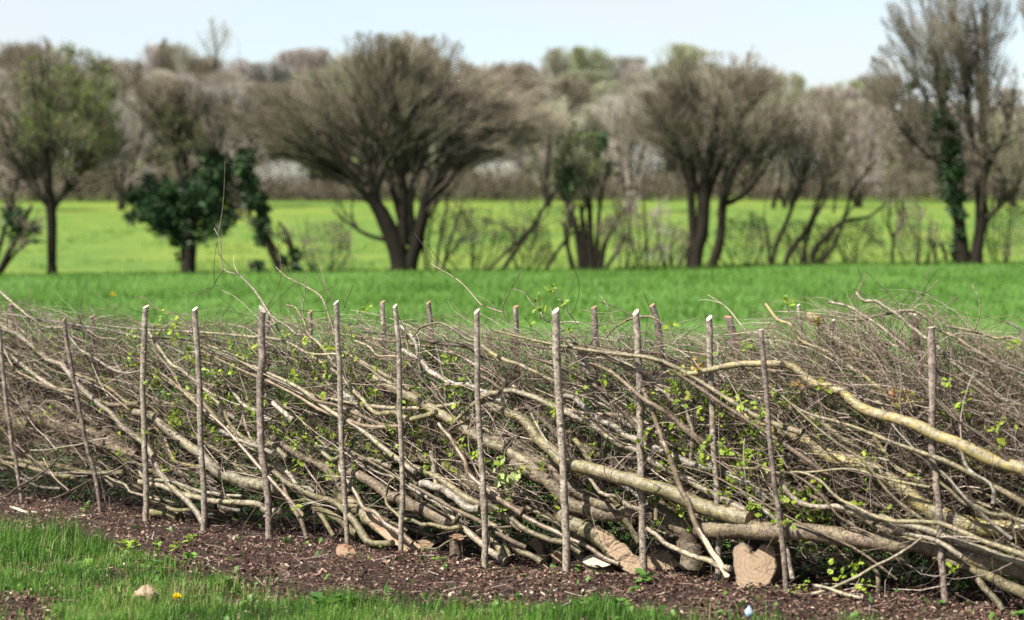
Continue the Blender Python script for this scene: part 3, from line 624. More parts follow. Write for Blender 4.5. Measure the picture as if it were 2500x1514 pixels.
def side_twigs(root, base, path, rad, n, mat='twig', L=.25, g=None):
    for _ in range(n):
        k = int(len(path)*(.05 + .85*g.random())); k = min(k, len(path)-2)
        t = norm((path[k] - path[k+1])); d = norm(t*.7 + g.normal(size=3)*.6 + np.array([0, -.15, .25])); Lk = L*(.4 + g.random())
        p0 = path[k]; pts = bez(p0[None], (p0 + d*Lk*.5 + g.normal(size=3)*Lk*.12)[None], (p0 + d*Lk + g.normal(size=3)*Lk*.25 + np.array([0, 0, Lk*.2]))[None], 7)
        v, q, _, _ = tubes(pts - base, np.linspace(max(.0016, min(.0045, rad[k]*.25)), .0012, 7)[None], 5)
        add('side_twig', mk_mesh('side_twig', v, q, None, M[mat], np.full(len(v), g.random())), root)
stem_count = 0
def stem(spec, w0, w1, off, mat, label, cut=None, twigs=1, tongue=None, name='laid_bough', cat='stem', group='stems laid along the hedge', sides=None):
    """one laid stem: traced run, width at both ends (zoom px), depth off the stake line (list), bark; cut = which ends show sawn wood"""
    global stem_count
    stem_count += 1; g = np.random.default_rng(stem_count*17)
    p = tr(spec); n = max(8, min(40, int(len(p)*4))) if not tongue else 52
    offs = np.interp(np.linspace(0, 1, len(p)), np.linspace(0, 1, len(off)), off)
    Y = Yh(p[:, 0]) + offs*.8 - .03
    W = P(p[:, 0], p[:, 1], Y)
    W[:, 2] = np.maximum(W[:, 2], .008)
    w = np.linspace(w0, w1, len(p))/ZS*.5/F*Y
    S = smooth_path(np.column_stack([W, w]), n); path, rad = S[:, :3], np.maximum(S[:, 3], .0012)
    kn = np.interp(np.linspace(0, 1, n), np.linspace(0, 1, max(4, n//3)), g.normal(size=max(4, n//3)))
    path = path + g.normal(size=path.shape)*rad[:, None]*.05; kf = np.clip(.012/rad, .25, 1.0); path[:, 2] += kn*rad*.5*kf; path[:, 1] += np.roll(kn, 3)*rad*.4*kf
    sd = sides or (14 if max(w0, w1) > 70 else 10 if max(w0, w1) > 28 else 6)
    base = path[-1].copy(); root = thing(name, label, cat, tuple(base), group)
    sd = 20 if tongue else sd
    V, T = stem_mesh(path, rad, sd, max(w0, w1) > 24 and not tongue, stem_count)
    V = V - base; q = quads_of(n, sd)
    if tongue:                               # long slanting cut through the last part of the stem, facing up and to the viewer
        t0, cm = tongue; nn = norm(np.array([-.15, -.75, .65])); k0 = int(t0*n)
        pa = path[k0] - base + nn*rad[k0]*1.02; pb = path[-1] - base - nn*rad[-1]*.55; ax = norm(pb - pa); wd = norm(np.cross(ax, nn)); pn = norm(np.cross(wd, ax)); pn = pn if pn @ nn > 0 else -pn
        d = (V - pa) @ pn; flag = d > 0; flag[:k0] = False
        V = np.where(flag[..., None], V - (d/(pn @ nn))[..., None]*nn, V)
        V2 = V.reshape(-1, 3); fl = flag.reshape(-1)[q].all(1)
        a, b = compact(V2, q[fl]); 
        add('cut_face', mk_mesh('cut_face', a, b, None, M[cm], smooth=False), root)
        q = q[~fl]; V2c, q = compact(V2, q)
        add('bark', mk_mesh('bark', V2c, q, None, M[mat]), root)
    else:
        add('bark', mk_mesh('bark', V.reshape(-1, 3), q, None, M[mat]), root)
    for e in ('start', 'end'):
        k = 0 if e == 'start' else n-1; sgn = -1 if e == 'start' else 1
        m_ = (cut or {}).get(e)
        ring = V[k] if sgn > 0 else V[k][::-1]
        a, b, c = ring_cap(ring, ring.mean(0) + sgn*T[k]*rad[k]*.12, sgn*T[k]*.0015)
        add('cut_end' if m_ else 'stem_tip', mk_mesh('cut_end', a - a[-1], b, c, M[m_ or mat], smooth=False), root, tuple(a[-1]))
    side_twigs(root, base, path, rad, twigs, 'twig', .22, g)
    return root
S = stem
# upper left
S('A -260,300 0,470 60,510 150,550 240,620 340,700 410,755 490,780 540,840 600,920 650,970 720,1040 830,1130 920,1200 960,1270 1060,1350 1140,1410 | E 1200,90 1240,180 1300,290 1380,390 1450,470 1520,530 1600,620 1640,690', 34, 52, (.12, .12, .1, .1, .06, .03), 'pale', 'long pale kinked stem running from the left edge down to the fourth front stake', None, 4)
S('A 1090,1180 1200,1200 1290,1280 1380,1350 1480,1420 1580,1490 | E 1600,130 1700,230 1780,310 1900,340 2000,380 2122,410 | F 140,400 300,440', 58, 105, (.10, .12, .10, .12), 'pale', 'thick pale mottled stem passing behind the fourth stake with fresh pink butt', {'start': 'cut', 'end': 'cut_pink'}, 3)
S('A 620,870 800,940 920,1020 1010,1090 1130,1150 1250,1300 | E 1330,20 1420,200 1600,250 1700,270', 26, 34, (.16, .2, .14), 'yellow', 'slim yellowish stem curving behind the third and fourth stakes', None, 2)
S('A 1200,540 1290,670 1380,790 1460,840 1560,920 1680,1010 1750,1100 1900,1240', 26, 32, (.05, .08, .14), 'pale', 'slender straight pale stem between the third and fourth stakes near the top', None, 2)
S('A 1240,880 1330,920 1440,970 1530,1030 1600,1120 1720,1200 1850,1310 2000,1400 2122,1480 | F 200,60 330,170', 30, 46, (.12, .14, .10), 'olive', 'olive stem sloping behind the fourth stake towards the fifth', None, 3)
S('A 1800,880 1850,980 1920,1060 1990,1130 2080,1180 2200,1260', 26, 36, (.14, .16), 'grey', 'short grey stem just before the fifth stake in the upper hedge', None, 1)
S('A 1970,1200 2000,1330 2060,1430 2120,1500', 24, 28, (.05, .05), 'pale', 'short steep pale stem left of the fifth stake', None, 1)
S('A 1640,980 1720,1060 1810,1170 1850,1270 1960,1380 2110,1440', 24, 34, (.09, .1), 'olive', 'slim olive stem crossing right of the fourth stake', None, 1)
S('A 20,590 120,600 250,680 370,760 500,840 640,930', 26, 30, (.2, .24), 'olive', 'olive stem under the long pale one at the far left', None, 2)
S('A 30,660 100,810 220,900 330,960 470,990 600,1010', 16, 18, (.02, .04), 'smooth', 'thin tan branch drooping behind the second stake at left', None, 1)
S('A -80,150 100,300 330,470 480,500 620,490 720,520 800,580 950,590', 22, 20, (.22, .25), 'pale', 'pale branch lying along the hedge top at far left', None, 2)
S('A 560,570 650,680 780,760 900,830 1020,860 1140,850', 20, 18, (.1, .1), 'grey', 'thin grey branch sagging towards the third stake', None, 2)
S('A 560,560 640,660 740,740 900,820 1000,800', 14, 14, (.16, .2), 'white', 'whitish thin branch just right of the second stake', None, 1)
S('A -260,1080 -60,1140 60,1190 170,1240 270,1290', 150, 175, (.42, .42), 'moss', 'mossy green log lying at the lower left behind the first stake', {'end': 'cut_old'}, 0)
S('A 240,1130 330,1190 480,1270 700,1350 900,1430 1000,1480 1120,1560', 190, 130, (.40, .34, .30), 'brown', 'thick torn brown trunk behind the second stake at left', {'start': 'cut_old'}, 2)
S('E -100,225 0,230 150,240 280,275 400,300 620,325', 38, 46, (.16, .2), 'olive', 'olive stem lying low across the first stake', None, 1)
S('E -100,170 0,190 200,205 450,240 700,290 1000,300', 34, 44, (.26, .3), 'moss', 'mossy stem lying low behind the first two stakes', None, 1)
S('E 250,115 380,112 560,80 700,55 880,15', 10, 12, (-.06, -.05), 'white', 'thin whitish twig lying across the second stake at lower left', None, 0)
S('E -40,520 60,490 150,420 300,330 430,230 560,110', 20, 14, (-.08, -.02), 'dark', 'dark dead branch rising right at the lower left corner of the hedge', None, 3)
S('E 350,180 400,280 470,370 560,440', 12, 14, (-.03, -.05), 'smooth', 'short tan twig crossing the dark dead branch at lower left', None, 0)
S('E 150,350 300,340 420,310 700,300 880,300 1000,240 1030,215 1100,225', 11, 18, (.0, .02), 'grey', 'thin grey wavy twig running to the third stake low down', None, 2)
S('E 400,520 480,490 600,430 740,350', 12, 12, (-.05, 0), 'dark', 'thin dark twig slanting up to the second stake near the ground', None, 1)
S('E 840,310 930,370 1020,400 1050,450 1160,480 1300,520', 18, 22, (.03, .05), 'pale', 'pale kinked twig reaching the third stake near the ground', None, 0)
S('E 1130,250 1150,320 1260,340 1400,380 1500,410 1600,440 1700,460 1960,490', 30, 24, (.12, .02, .10), 'white', 'whitish slim stem with upturned tip low between the third and fourth stakes', None, 1)
S('E 1130,385 1280,400 1430,450 1530,480 1640,510 1850,540 2122,570 | F 130,590 290,625', 42, 50, (.05, .08, .10), 'pale', 'straight tan pole lying low from the third to the fifth stake', {'start': 'cut_old'}, 0)
S('E 1220,530 1300,560 1440,590 1600,600', 28, 34, (.12, .15), 'olive', 'short olive stem near the ground right of the third stake', None, 0)
S('E 1200,620 1320,620 1450,655', 70, 80, (.22, .26), 'moss', 'mossy butt on the ground behind the third stake', None, 0)
# middle left
S('A 1640,1100 | F -120,10 0,90 90,150 170,240 260,310 330,390 420,430 560,490 680,520 760,570 820,630 880,690 940,780 980,850 1060,880 1190,885', 40, 58, (.08, .08, .04, .04, -.06, -.05, -.03), 'olive', 'crooked stem passing in front of the sixth stake with a bent foot on the ground', None, 2)
S('F -200,-30 0,60 110,90 220,130', 30, 36, (-.03, -.06), 'grey', 'cut grey branch ending in front of the fifth stake', {'end': 'cut_white'}, 1)
S('F -60,40 150,190 240,290 330,390 430,460 520,510 620,590 700,640 790,700 900,800', 40, 66, (.12, .1, .08), 'moss', 'mossy olive stem reaching the ground at the foot of the sixth stake', None, 1)
S('B 150,1330 | F 200,0 290,70 380,130 470,190 560,230 650,280 740,370 830,470', 46, 72, (.16, .14), 'brown', 'brown rough stem sloping down to the sixth stake', None, 2)
S('F 840,300 940,330 1020,380 1120,440 1180,480 1260,510 1340,560 1440,600 1560,655 1640,700', 76, 115, (.06, .1, .12), 'brown', 'thick rough brown stem behind the seventh stake with torn pale end', {'start': 'cut', 'end': 'cut_white'}, 1)
S('F 780,500 830,540 930,610 1000,680 1060,720 1240,830 1400,925', 95, 120, (.16, .10, .06), 'olive', 'thick stem with long pink axe cut ending at the seventh stake foot', {'end': 'cut_pink'}, 0, (.40, 'cut'))
S('B 830,1360 | F 760,240 820,360 880,450 960,560 1060,620 1130,700 1240,770 1345,855', 26, 46, (.06, -.01, -.03, .02), 'smooth', 'smooth brown pole slanting to the ground between the sixth and seventh stakes', {'end': 'cut_old'}, 0)
S('F 1240,330 1170,370 1140,450 1140,540 1220,630 1300,680 1420,710 1560,730 1740,745', 18, 36, (-.05, -.05, -.04), 'olive', 'hooked olive branch curling in front of the seventh stake low down', None, 1)
S('F 1000,60 1100,110 1220,190 1300,245 1420,280 1560,340 1650,410 1740,470 1850,530 1960,570 2122,670 | G 260,780', 50, 60, (.08, .1, .06, .08), 'olive', 'long straight olive stem with sawn top end between sixth and ninth stakes', {'start': 'cut_white'}, 2)
S('F 1410,390 1480,400 1560,430 1640,480 1720,530 1790,580 1890,612', 60, 66, (.0, .01, .02), 'grey', 'short thick grey stem ending at the eighth stake', {'start': 'cut_old'}, 0)
S('B 1500,1490 | F 1560,480 1620,570 1700,680 1780,760 1900,860 2000,950 2100,1045', 40, 60, (.1, .0, .04), 'pale', 'pale stem slanting to the ground at the foot of the eighth stake', None, 1)
S('F 1680,700 1735,642', 30, 36, (-.01, -.05), 'dark', 'small sawn stub with pale round end left of the eighth stake', {'end': 'cut_white'}, 0)
S('F 1290,160 1480,200 1620,260 1760,340 1900,420 2060,500 | G 220,600', 74, 88, (.2, .22), 'moss', 'mossy thick stem lying behind the long straight olive one', None, 1)
S('B 1560,1270 | F 1650,0 1700,90 1770,190 1800,300 1880,390 1960,450 2060,520 2122,560 | G 240,610', 30, 42, (-.04, -.05, -.05, .03), 'smooth', 'smooth grey-brown bent stem in front of the eighth stake', None, 1)
S('F 1960,560 2122,650 | G 260,760 400,810 560,860 720,945', 46, 44, (.05, .06), 'olive', 'olive pole running to the ground behind the ninth stake', None, 0)
S('F 1950,700 2040,760 2122,800 | G 110,840 150,980', 50, 36, (.08, .05), 'olive', 'olive stem bending to the ground right of the eighth stake', None, 0)
S('F 620,140 720,180 820,150 960,190 1060,205 1180,250', 34, 40, (.05, .1), 'pale', 'pale stem behind the sixth stake in the lower middle', None, 1)
S('F 1870,770 1960,750 2122,742 | G 160,740', 26, 18, (-.08, -.06), 'dark', 'dark twig sticking out level in front of the eighth stake', None, 0)
S('F 440,600 470,560 560,545 660,570 740,600', 13, 14, (-.04, -.04), 'grey', 'thin grey arching twig between the fifth and sixth stakes', None, 0)
S('F 300,380 340,490 390,590 450,690 495,840', 30, 38, (.03, .0), 'brown', 'brown stick leaning to the ground between the fifth and sixth stakes', None, 0)
S('F 540,570 620,660 710,810', 32, 38, (.06, .04), 'moss', 'mossy stick leaning to the ground left of the sixth stake', None, 0)
S('F 470,230 560,350 645,480', 16, 22, (-.02, .02), 'smooth', 'thin brown twig slanting left of the sixth stake', None, 0)
S('F 1450,915 1560,900 1680,840 1795,808', 18, 14, (-.06, -.05), 'olive', 'thin olive twig lying near the ground before the dark stool', None, 0)
S('F 250,230 340,300 420,390 500,430 560,470', 30, 40, (.1, .1), 'grey', 'grey stem between the fifth stake and the crooked stem', None, 0)
S('F 1300,270 1340,330 1385,400', 40, 46, (.12, .12), 'olive', 'short olive stub right of the seventh stake', None, 0)
# upper middle
S('B 1050,900 1140,950 1230,1000 1330,1060 1430,1120 1530,1180 1640,1240 1760,1310 1880,1380 1980,1430 2122,1490 | G 300,230 420,330', 78, 92, (.10, .10, .12, .14), 'olive', 'thick stem with sawn pale upper end behind the seventh stake', {'start': 'cut'}, 3)
S('B 1230,930 1360,1040 1480,1130 1560,1200 1650,1250 1750,1340 | F 1900,40', 56, 76, (.22, .22), 'moss', 'mossy stem just above and behind the sawn-topped thick stem', None, 2)
S('B 760,690 800,700 900,750 1000,800 1100,870 1220,940 1330,1010', 26, 34, (.06, .08, .1), 'olive', 'slim olive stem between the sixth and seventh stakes high up', None, 2)
S('B 1230,470 1260,500 1330,560 1380,640 1400,750 1430,900', 36, 28, (.08, .1), 'white', 'whitish bent branch just right of the seventh stake top', None, 2)
S('B 1270,690 1400,760 1480,840 1560,890 1660,930 1760,960 1850,990 2000,1050 2120,1100', 36, 48, (.08, .08, .1), 'white', 'whitish long stem between the seventh and eighth stakes', None, 3)
S('B 800,930 870,1010 940,1070 990,1140 1060,1190 1140,1200 1200,1180 1260,1220 1340,1250 1430,1222 1540,1190', 30, 46, (.02, .0, -.06, -.04), 'olive', 'sagging bow-shaped olive branch in front of the seventh stake', None, 2)
S('B 790,1010 880,1110 920,1200 960,1290 1010,1370 1060,1440 | F 1180,180', 66, 72, (.2, .16), 'white', 'mottled whitish stem right of the sixth stake', None, 1)
S('B 170,1050 230,1110 290,1160 380,1240', 38, 40, (.04, .06), 'white', 'short pale cut stem just right of the fifth stake', {'start': 'cut_white'}, 0)
S('B 480,700 600,710 720,716 760,720', 16, 24, (-.05, -.04), 'pale', 'short pale peg crossing the sixth stake at its knot', None, 0)
S('B 200,400 290,460 400,540 480,560 560,600 640,690 740,840 800,930', 16, 30, (.1, .08), 'pale', 'thin pale stem sloping to the sixth stake near the top', None, 2)
S('B 330,320 400,340 440,400 480,470 500,540 560,600', 14, 20, (.14, .14), 'yellow', 'thin yellowish branch arching before the sixth stake top', None, 1)
S('B 1350,580 1420,490 1500,460 1580,460 1680,510 1780,580 1850,602', 16, 22, (-.02, .0, .03), 'olive', 'thin olive branch arching over to the eighth stake', None, 1)
S('B 1540,640 1580,800 1610,950 1622,1200', 20, 28, (.12, .14), 'grey', 'upright grey shoot midway between seventh and eighth stakes', None, 1)
S('B 880,600 1000,660 1060,720 1160,740 1225,735', 18, 18, (.0, .03), 'smooth', 'thin tan branch curving to the seventh stake', None, 1)
S('B 1620,680 1640,790 1690,860 1750,920', 22, 22, (.15, .15), 'grey', 'thin kinked grey branch left of the eighth stake', None, 1)
S('B 1690,1260 1770,1180 1850,1110 1960,1050 2050,1042 2122,1012 | C 220,1020 330,1050 430,1090 520,1140 600,1170 700,1230 800,1280 880,1330 960,1380 1060,1430 1180,1490 | G 1250,195 1350,240 1480,300 1600,370 1720,440 1850,500 2000,575 2060,620', 34, 64, (.06, .06, .08, .10, .08, .05, .04), 'pale', 'long pale arching stem from the eighth stake down past the eleventh', None, 4)
S('B 1900,1080 1989,1130 | C 100,1170 200,1210 290,1270 350,1350 420,1430 480,1490 | G 540,180 600,230 720,260 850,290 1000,320 1130,350 1240,400 1350,430 1500,490 1650,545 1800,605 2000,655 2090,670', 72, 132, (.12, .08, -.05, -.07, -.06, .0), 'olive', 'thick main stem crossing in front of the ninth and tenth stakes', {'end': 'cut_pink'}, 3)
S('C 560,1045 600,1040 680,1060 740,1130 830,1220 900,1270 1000,1310 1080,1370 1180,1410 1320,1480 | G 1420,155 1560,210 1700,250 1850,300 1950,340 2122,430 | H 240,520', 40, 70, (.12, .12, .10, .12), 'white', 'bright whitish mottled stem above the long arching one', None, 3)
S('C 620,600 680,720 750,820 810,930 880,1030 960,1120 1030,1200 1100,1270 1230,1350', 58, 52, (.2, .16), 'grey', 'straight grey stem between ninth and tenth stakes with tapered top', None, 2)
S('B 1910,650 2010,720 2122,770 | C 240,800 340,850 430,890 510,930', 36, 26, (.04, .08), 'yellow', 'bright yellow lichened branch right of the eighth stake', None, 1)
for i, (a, b, lb) in enumerate([(0, 0, 'uppermost'), (26, 22, 'middle'), (60, 48, 'lowest')]):
    S(f'C 700,{690+a} 800,{672+a} 900,{690+b} 1000,{740+b} 1100,{790+b} 1200,{852+b} 1330,{925+b} 1450,{1000+b}', 18, 26, (.02+.03*i, .05), ['pale', 'smooth', 'pale'][i], f'{lb} of three tan branches curving past the tenth stake', None, 1)
S('C 1330,1010 1400,1000 1450,1080 1500,1120 1570,1150 1600,1240 1630,1340 1620,1490 | G 1615,200', 28, 36, (.06, .04), 'pale', 'pale crooked branch turning down between tenth and eleventh stakes', None, 1)
S('C 1230,990 1290,1150 1340,1290 1400,1450 | G 1380,20 1430,150 1480,280 1530,420 1600,570 1660,720 1740,860 1820,990 1905,1130', 38, 48, (-.04, -.10, -.12), 'smooth', 'snapped slanting stem with white splintered foot right of the tenth stake', None, 0, (.74, 'cut_white'))
S('C 1560,880 1700,860 1800,840 1900,820 2060,805 2240,790 | D 400,800 470,830 540,900 640,960 760,980 840,1000 900,1060 980,1130 1060,1180 1160,1220 1280,1240 1400,1270 1500,1310 1620,1370 1750,1420 1900,1490 | H 2050,180 2200,230 2420,290', 40, 112, (-.05, -.05, .08, .06, .04, -.06, -.06, .0), 'yellow', 'long knobbly yellow-green stem crossing in front of the thirteenth stake', None, 4)
S('D 570,390 680,480 760,560 860,640 950,700 1080,770 1160,840 1230,920 1330,1030', 72, 84, (.34, .32), 'yellow', 'thick yellow-mottled stem with sawn top behind the right-hand hedge', {'start': 'cut'}, 2)
S('D 230,310 330,430 440,480 490,580 580,640 700,680 800,740 900,800 1000,870 1080,940 1180,1030 1280,1120 1340,1180 1450,1290', 24, 48, (.2, .18, .15), 'yellow', 'slender olive-yellow stem above the long knobbly one', None, 3)
S('D 740,285 900,330 1000,380 1080,430 1200,520 1320,620 1400,700', 22, 26, (.12, .14), 'pale', 'pale shoot arching at the hedge top left of the thirteenth stake', None, 2)
S('D 960,205 1020,270 1130,290 1250,370 1350,450 1450,520 1540,590 1640,660', 24, 30, (.1, .1), 'pale', 'topmost pale shoot reaching the thirteenth stake', None, 2)
S('D 890,432 1050,430 1150,400 1320,360 1440,370 1540,430 1620,510 1720,560 1830,620 1950,700 2050,760 2200,860', 20, 36, (.14, .12), 'olive', 'arched olive branch over the thirteenth stake top', None, 3)
S('C 1820,1170 2000,1220 2140,1250 | D 300,1310 420,1350 560,1430 | H 560,80 700,140 850,190 1000,240 1150,290 1250,350 1380,450 1480,550 1600,620 1750,690 2000,745 2400,760', 92, 150, (.2, .18, .14, .14, .12), 'yellow', 'thickest yellow-green trunk sloping behind the twelfth and thirteenth stakes', {'start': 'cut_old'}, 4)
S('G 1660,745 1800,752 2000,740 | H 150,760 300,762 500,780 700,800 900,825 1100,850 1300,880 1500,890 1800,965 2000,1010 2400,1110', 138, 150, (.0, .02, .03, .05, .08), 'brown', 'thick level log resting above the heart-shaped cut log', {'start': 'cut_old'}, 1)
S('H 340,360 430,460 560,540 700,590 850,600 930,590 1050,640 1200,700 1350,770 1500,830 1650,880 1820,945', 42, 44, (-.03, -.05, -.06), 'pale', 'pale kinked stem above the level log right of the twelfth stake', None, 2)
S('H 330,360 350,330 450,300 580,320 680,370 760,450 850,530 950,580 1100,640 1280,690 1500,710 1650,710 1800,770 1950,840 2100,900 2400,1010', 16, 50, (-.05, -.06, -.10, -.12, -.1), 'olive', 'long wavy olive stem in front of the thirteenth stake', None, 3)
S('H -60,240 60,260 200,270 400,300 600,290 800,265 950,265 1080,300 1200,340 1400,390 1560,420', 16, 28, (-.04, -.02, .02), 'olive', 'slim wavy branch crossing the twelfth stake', None, 2)
S('H 1100,20 1200,140 1300,250 1400,310 1490,370 1580,470', 36, 42, (.06, .05), 'yellow', 'straight yellowish branch slanting to the thirteenth stake', None, 1)
S('H 1640,370 1750,470 1850,550 2000,600 2150,650 2400,710', 26, 46, (-.03, .0), 'olive', 'olive stem right of the thirteenth stake', None, 2)
S('H 1780,80 1810,130 1860,250 1930,310 2050,390 2080,470 2070,540', 20, 34, (-.08, -.06), 'white', 'whitish zigzag branch at the right edge', None, 2)
S('H 1150,650 1400,740 1700,820 1850,880 2000,930 2400,1050', 50, 66, (.0, -.02), 'pale', 'pale stem just under the long wavy olive one at right', None, 1)
S('H 1590,1000 1750,1030 1900,1080 2000,1130 2150,1200 2400,1330', 40, 100, (.02, .0), 'moss', 'mossy stem sloping to the ground at the bottom right', None, 1)
S('H 1940,1160 2050,1280 2150,1400', 50, 60, (-.04, -.06), 'olive', 'olive prop slanting to the ground at bottom right', None, 0)
S('H 1500,830 1380,920 1200,1020 1000,1120 780,1225 600,1285', 22, 28, (-.10, -.14), 'pale', 'straight pale stick leaning to the ground before the level log', None, 1)
S('H 620,1205 740,1230 850,1270 1020,1312', 26, 32, (-.14, -.16), 'pale', 'pale branch lying on the ground right of the twelfth stake', None, 1)
S('H 1020,990 1100,1070 1140,1150 1142,1290', 36, 42, (.12, .12), 'olive', 'bent upright stub under the level log', None, 0)
S('H 395,880 420,1000 445,1160', 34, 40, (.05, .05), 'stake', 'short upright stub beside the twelfth stake foot', None, 0)
S('H 1700,-60 1900,60 2150,200 2400,330', 60, 90, (.24, .24), 'moss', 'mossy thick stem behind the knobbly one at the right edge', None, 2)
S('D 1600,640 1800,820 1980,960 2100,1040 2250,1120 2400,1180', 30, 40, (.1, .14), 'pale', 'pale stem behind the thirteenth stake running off the right edge', None, 3)
S('D 1680,480 1800,500 1950,550 2100,575 2220,582 2400,640', 22, 30, (.16, .2), 'olive', 'olive branch along the hedge top at the right edge', None, 2)
S('D 2195,450 2270,500 2310,570 2380,700', 16, 40, (.1, .12), 'grey', 'upright grey stub with pale cut tip at the right edge', {'start': 'cut_white'}, 0)
# lower middle and right, near the ground
S('G -60,20 100,50 250,110 380,190 480,240 560,330 640,400 740,470 850,540 1000,590 1180,620 1320,630', 84, 92, (.2, .16, .1, .08), 'brown', 'rough brown stem under the thick main stem between ninth and tenth stakes', None, 1)
S('G 180,230 260,270 350,320 440,370 520,420 640,540 800,600 1000,645 1190,665', 100, 120, (.10, .1, .12), 'brown', 'thick pale-topped stem behind the ninth stake near mid height', None, 1)
S('C 740,1380 | G 800,110 880,140 980,200 1080,250 1180,290 1400,380 1600,460', 110, 140, (.28, .26), 'moss', 'thick mossy trunk behind the tenth stake', None, 1)
S('C 590,1290 | G 700,60 760,140 840,240 900,330', 40, 50, (.18, .16), 'yellow', 'yellow steep branch between ninth and tenth stakes', None, 1)
S('G -60,430 0,450 130,540 260,640 400,720 560,790 700,860 850,950 1030,1030', 40, 36, (.06, .05, .03), 'smooth', 'long smooth brown rod running to the ground beyond the ninth stake', None, 0)
S('G -60,440 60,510 150,570 260,630', 84, 90, (.1, .1), 'brown', 'rough brown butt left of the ninth stake low down', None, 0)
S('G 560,620 640,690 760,760 880,830 1000,930 1100,1000 1200,1050', 140, 165, (.16, .12, .08), 'olive', 'very thick stem with broad fresh slanting cut at the tenth stake foot', {'end': 'cut_pink'}, 0, (.42, 'cut'))
S('G 1290,560 1380,610 1480,700 1580,800 1620,960 1630,1060', 130, 210, (.14, .16, .18), 'brown', 'rough bark stool bending to the ground right of the tenth stake', None, 1)
S('G 1255,738 1330,800 1430,880 1560,940 1700,980 1830,1050 1935,1090', 34, 50, (-.04, -.08, -.10), 'pale', 'pale stick crossing before the fan-shaped cut log', {'end': 'cut_white'}, 0)
S('G 1075,675 1130,760 1195,870', 40, 48, (.05, .05), 'moss', 'short mossy prop left of the tenth stake', None, 0)
S('G 950,450 1000,520 1030,580', 54, 58, (.06, .06), 'moss', 'short mossy stub under the thick main stem', None, 0)
S('G 1335,540 1330,690', 28, 34, (.02, -.02), 'moss', 'hanging stub with round sawn end right of the tenth stake', {'end': 'cut'}, 0)
S('F 1960,800 2040,900 2100,1000 | G 90,1040', 56, 60, (.06, .05), 'olive', 'olive stem meeting the ground just right of the eighth stake', None, 0)
S('G 160,880 300,970 405,1035', 46, 50, (.03, .02), 'olive', 'olive stem end beside the pink elbow offcut', None, 0)
S('G 640,860 700,940 740,1000', 60, 64, (.12, .12), 'moss', 'mossy stub behind the sawn stump', None, 0)
S('G 1850,600 2000,650 2122,700 | H 300,760', 60, 60, (.2, .2), 'yellow', 'yellowish stem behind the twelfth stake above the level log', None, 0)
# long thin twigs standing out above the hedge
def twig(pts, w0, w1, off, label, mat='smooth', twigs=2, px=True):
    global stem_count
    spec = pts
    return S(spec, w0, w1, (off, off), mat, label, None, twigs, None, 'long_twig', 'twig', 'long twigs standing out of the hedge top', 5)
twig('A 1734,-305 1784,-206 1790,-90 1817,30 1916,63 1999,130 2065,196 2150,330 2260,520', 7, 22, .12, 'long twig rising highest above the hedge near the fifth stake', 'pale', 5)
twig('A 1810,35 1760,95 1720,170 1635,220 1540,235', 8, 5, .12, 'thin twig drooping left from the highest twig', 'dark', 2)
twig('B 245,10 320,75 400,120 480,160 550,200 610,240 650,330 680,420 720,560', 9, 24, .1, 'forked twig rising left from the sixth stake', 'olive', 7)
twig('B 485,25 480,200 462,320 470,450', 7, 12, .15, 'upright pale twig left of the sixth stake top', 'pale', 2)
twig('B 615,115 660,200 720,300', 6, 9, .1, 'fine twig leaning against the sixth stake top', 'dark', 2)
twig('B 870,150 830,250 790,360', 5, 8, .1, 'fine dark twig right of the sixth stake top', 'dark', 0)
twig('B 1500,-20 1600,40 1720,110 1800,190 1870,270 1930,320 2080,370', 7, 12, .15, 'long twig arching down to the eighth stake top', 'smooth', 3)
twig('C 270,-10 200,110 130,230 90,330 100,420', 6, 12, .15, 'straight twig leaning right of the eighth stake', 'olive', 0)
twig('C 860,215 930,310 970,400 1010,500 1040,600', 8, 14, .15, 'tan shoot between ninth and tenth stakes', 'pale', 0)
twig('C 875,290 1000,330 1140,400', 8, 12, .1, 'dark twig crossing the tenth stake top from the left', 'dark', 1)
twig('C 1750,230 1850,290 1930,360 2000,450 2080,560', 9, 16, .12, 'tan twig leaning over the eleventh stake', 'pale', 1)
twig('C 920,585 1000,500 1080,450 1150,420 1250,405 1330,430 1420,520', 16, 22, .08, 'olive arch over the tenth stake top', 'olive', 2)
twig('D 1630,112 1530,210 1440,290 1380,360', 7, 13, .1, 'straight twig rising right above the thirteenth stake', 'grey', 2)
twig('D 1775,245 1680,330 1590,410', 7, 11, .1, 'shorter twig rising right of the thirteenth stake top', 'grey', 1)
twig('D 1900,150 1950,250 1965,350 1950,450 1920,530', 8, 14, .15, 'curved upright shoot near the right edge', 'olive', 0)
twig('D 1040,65 1010,130 975,220', 7, 11, .15, 'short fine twig at the top of the right-hand brush', 'smooth', 1)
twig('C 380,215 385,290 400,360 395,440', 7, 11, .1, 'leafy-tipped shoot left of the ninth stake', 'dark', 0)
twig('C 510,170 545,240 580,310 640,400 700,470', 6, 10, .1, 'budding twig beside the ninth stake top', 'dark', 1)
twig('C 180,185 260,220 320,290 370,340', 7, 10, .12, 'thin pale twig curving right of the eighth stake', 'pale', 0)
twig('C 400,340 410,410 470,450 600,455 720,458', 13, 14, .1, 'pale twig bending behind the ninth stake top', 'white', 0)
twig('A 135,290 260,330 340,400 400,470', 10, 12, .1, 'dark twig at the hedge top left of the second stake', 'dark', 1)
twig('A 1080,255 1170,260 1250,330 1340,370 1560,410', 8, 9, .08, 'dark twig bowing past the third stake top', 'dark', 2)

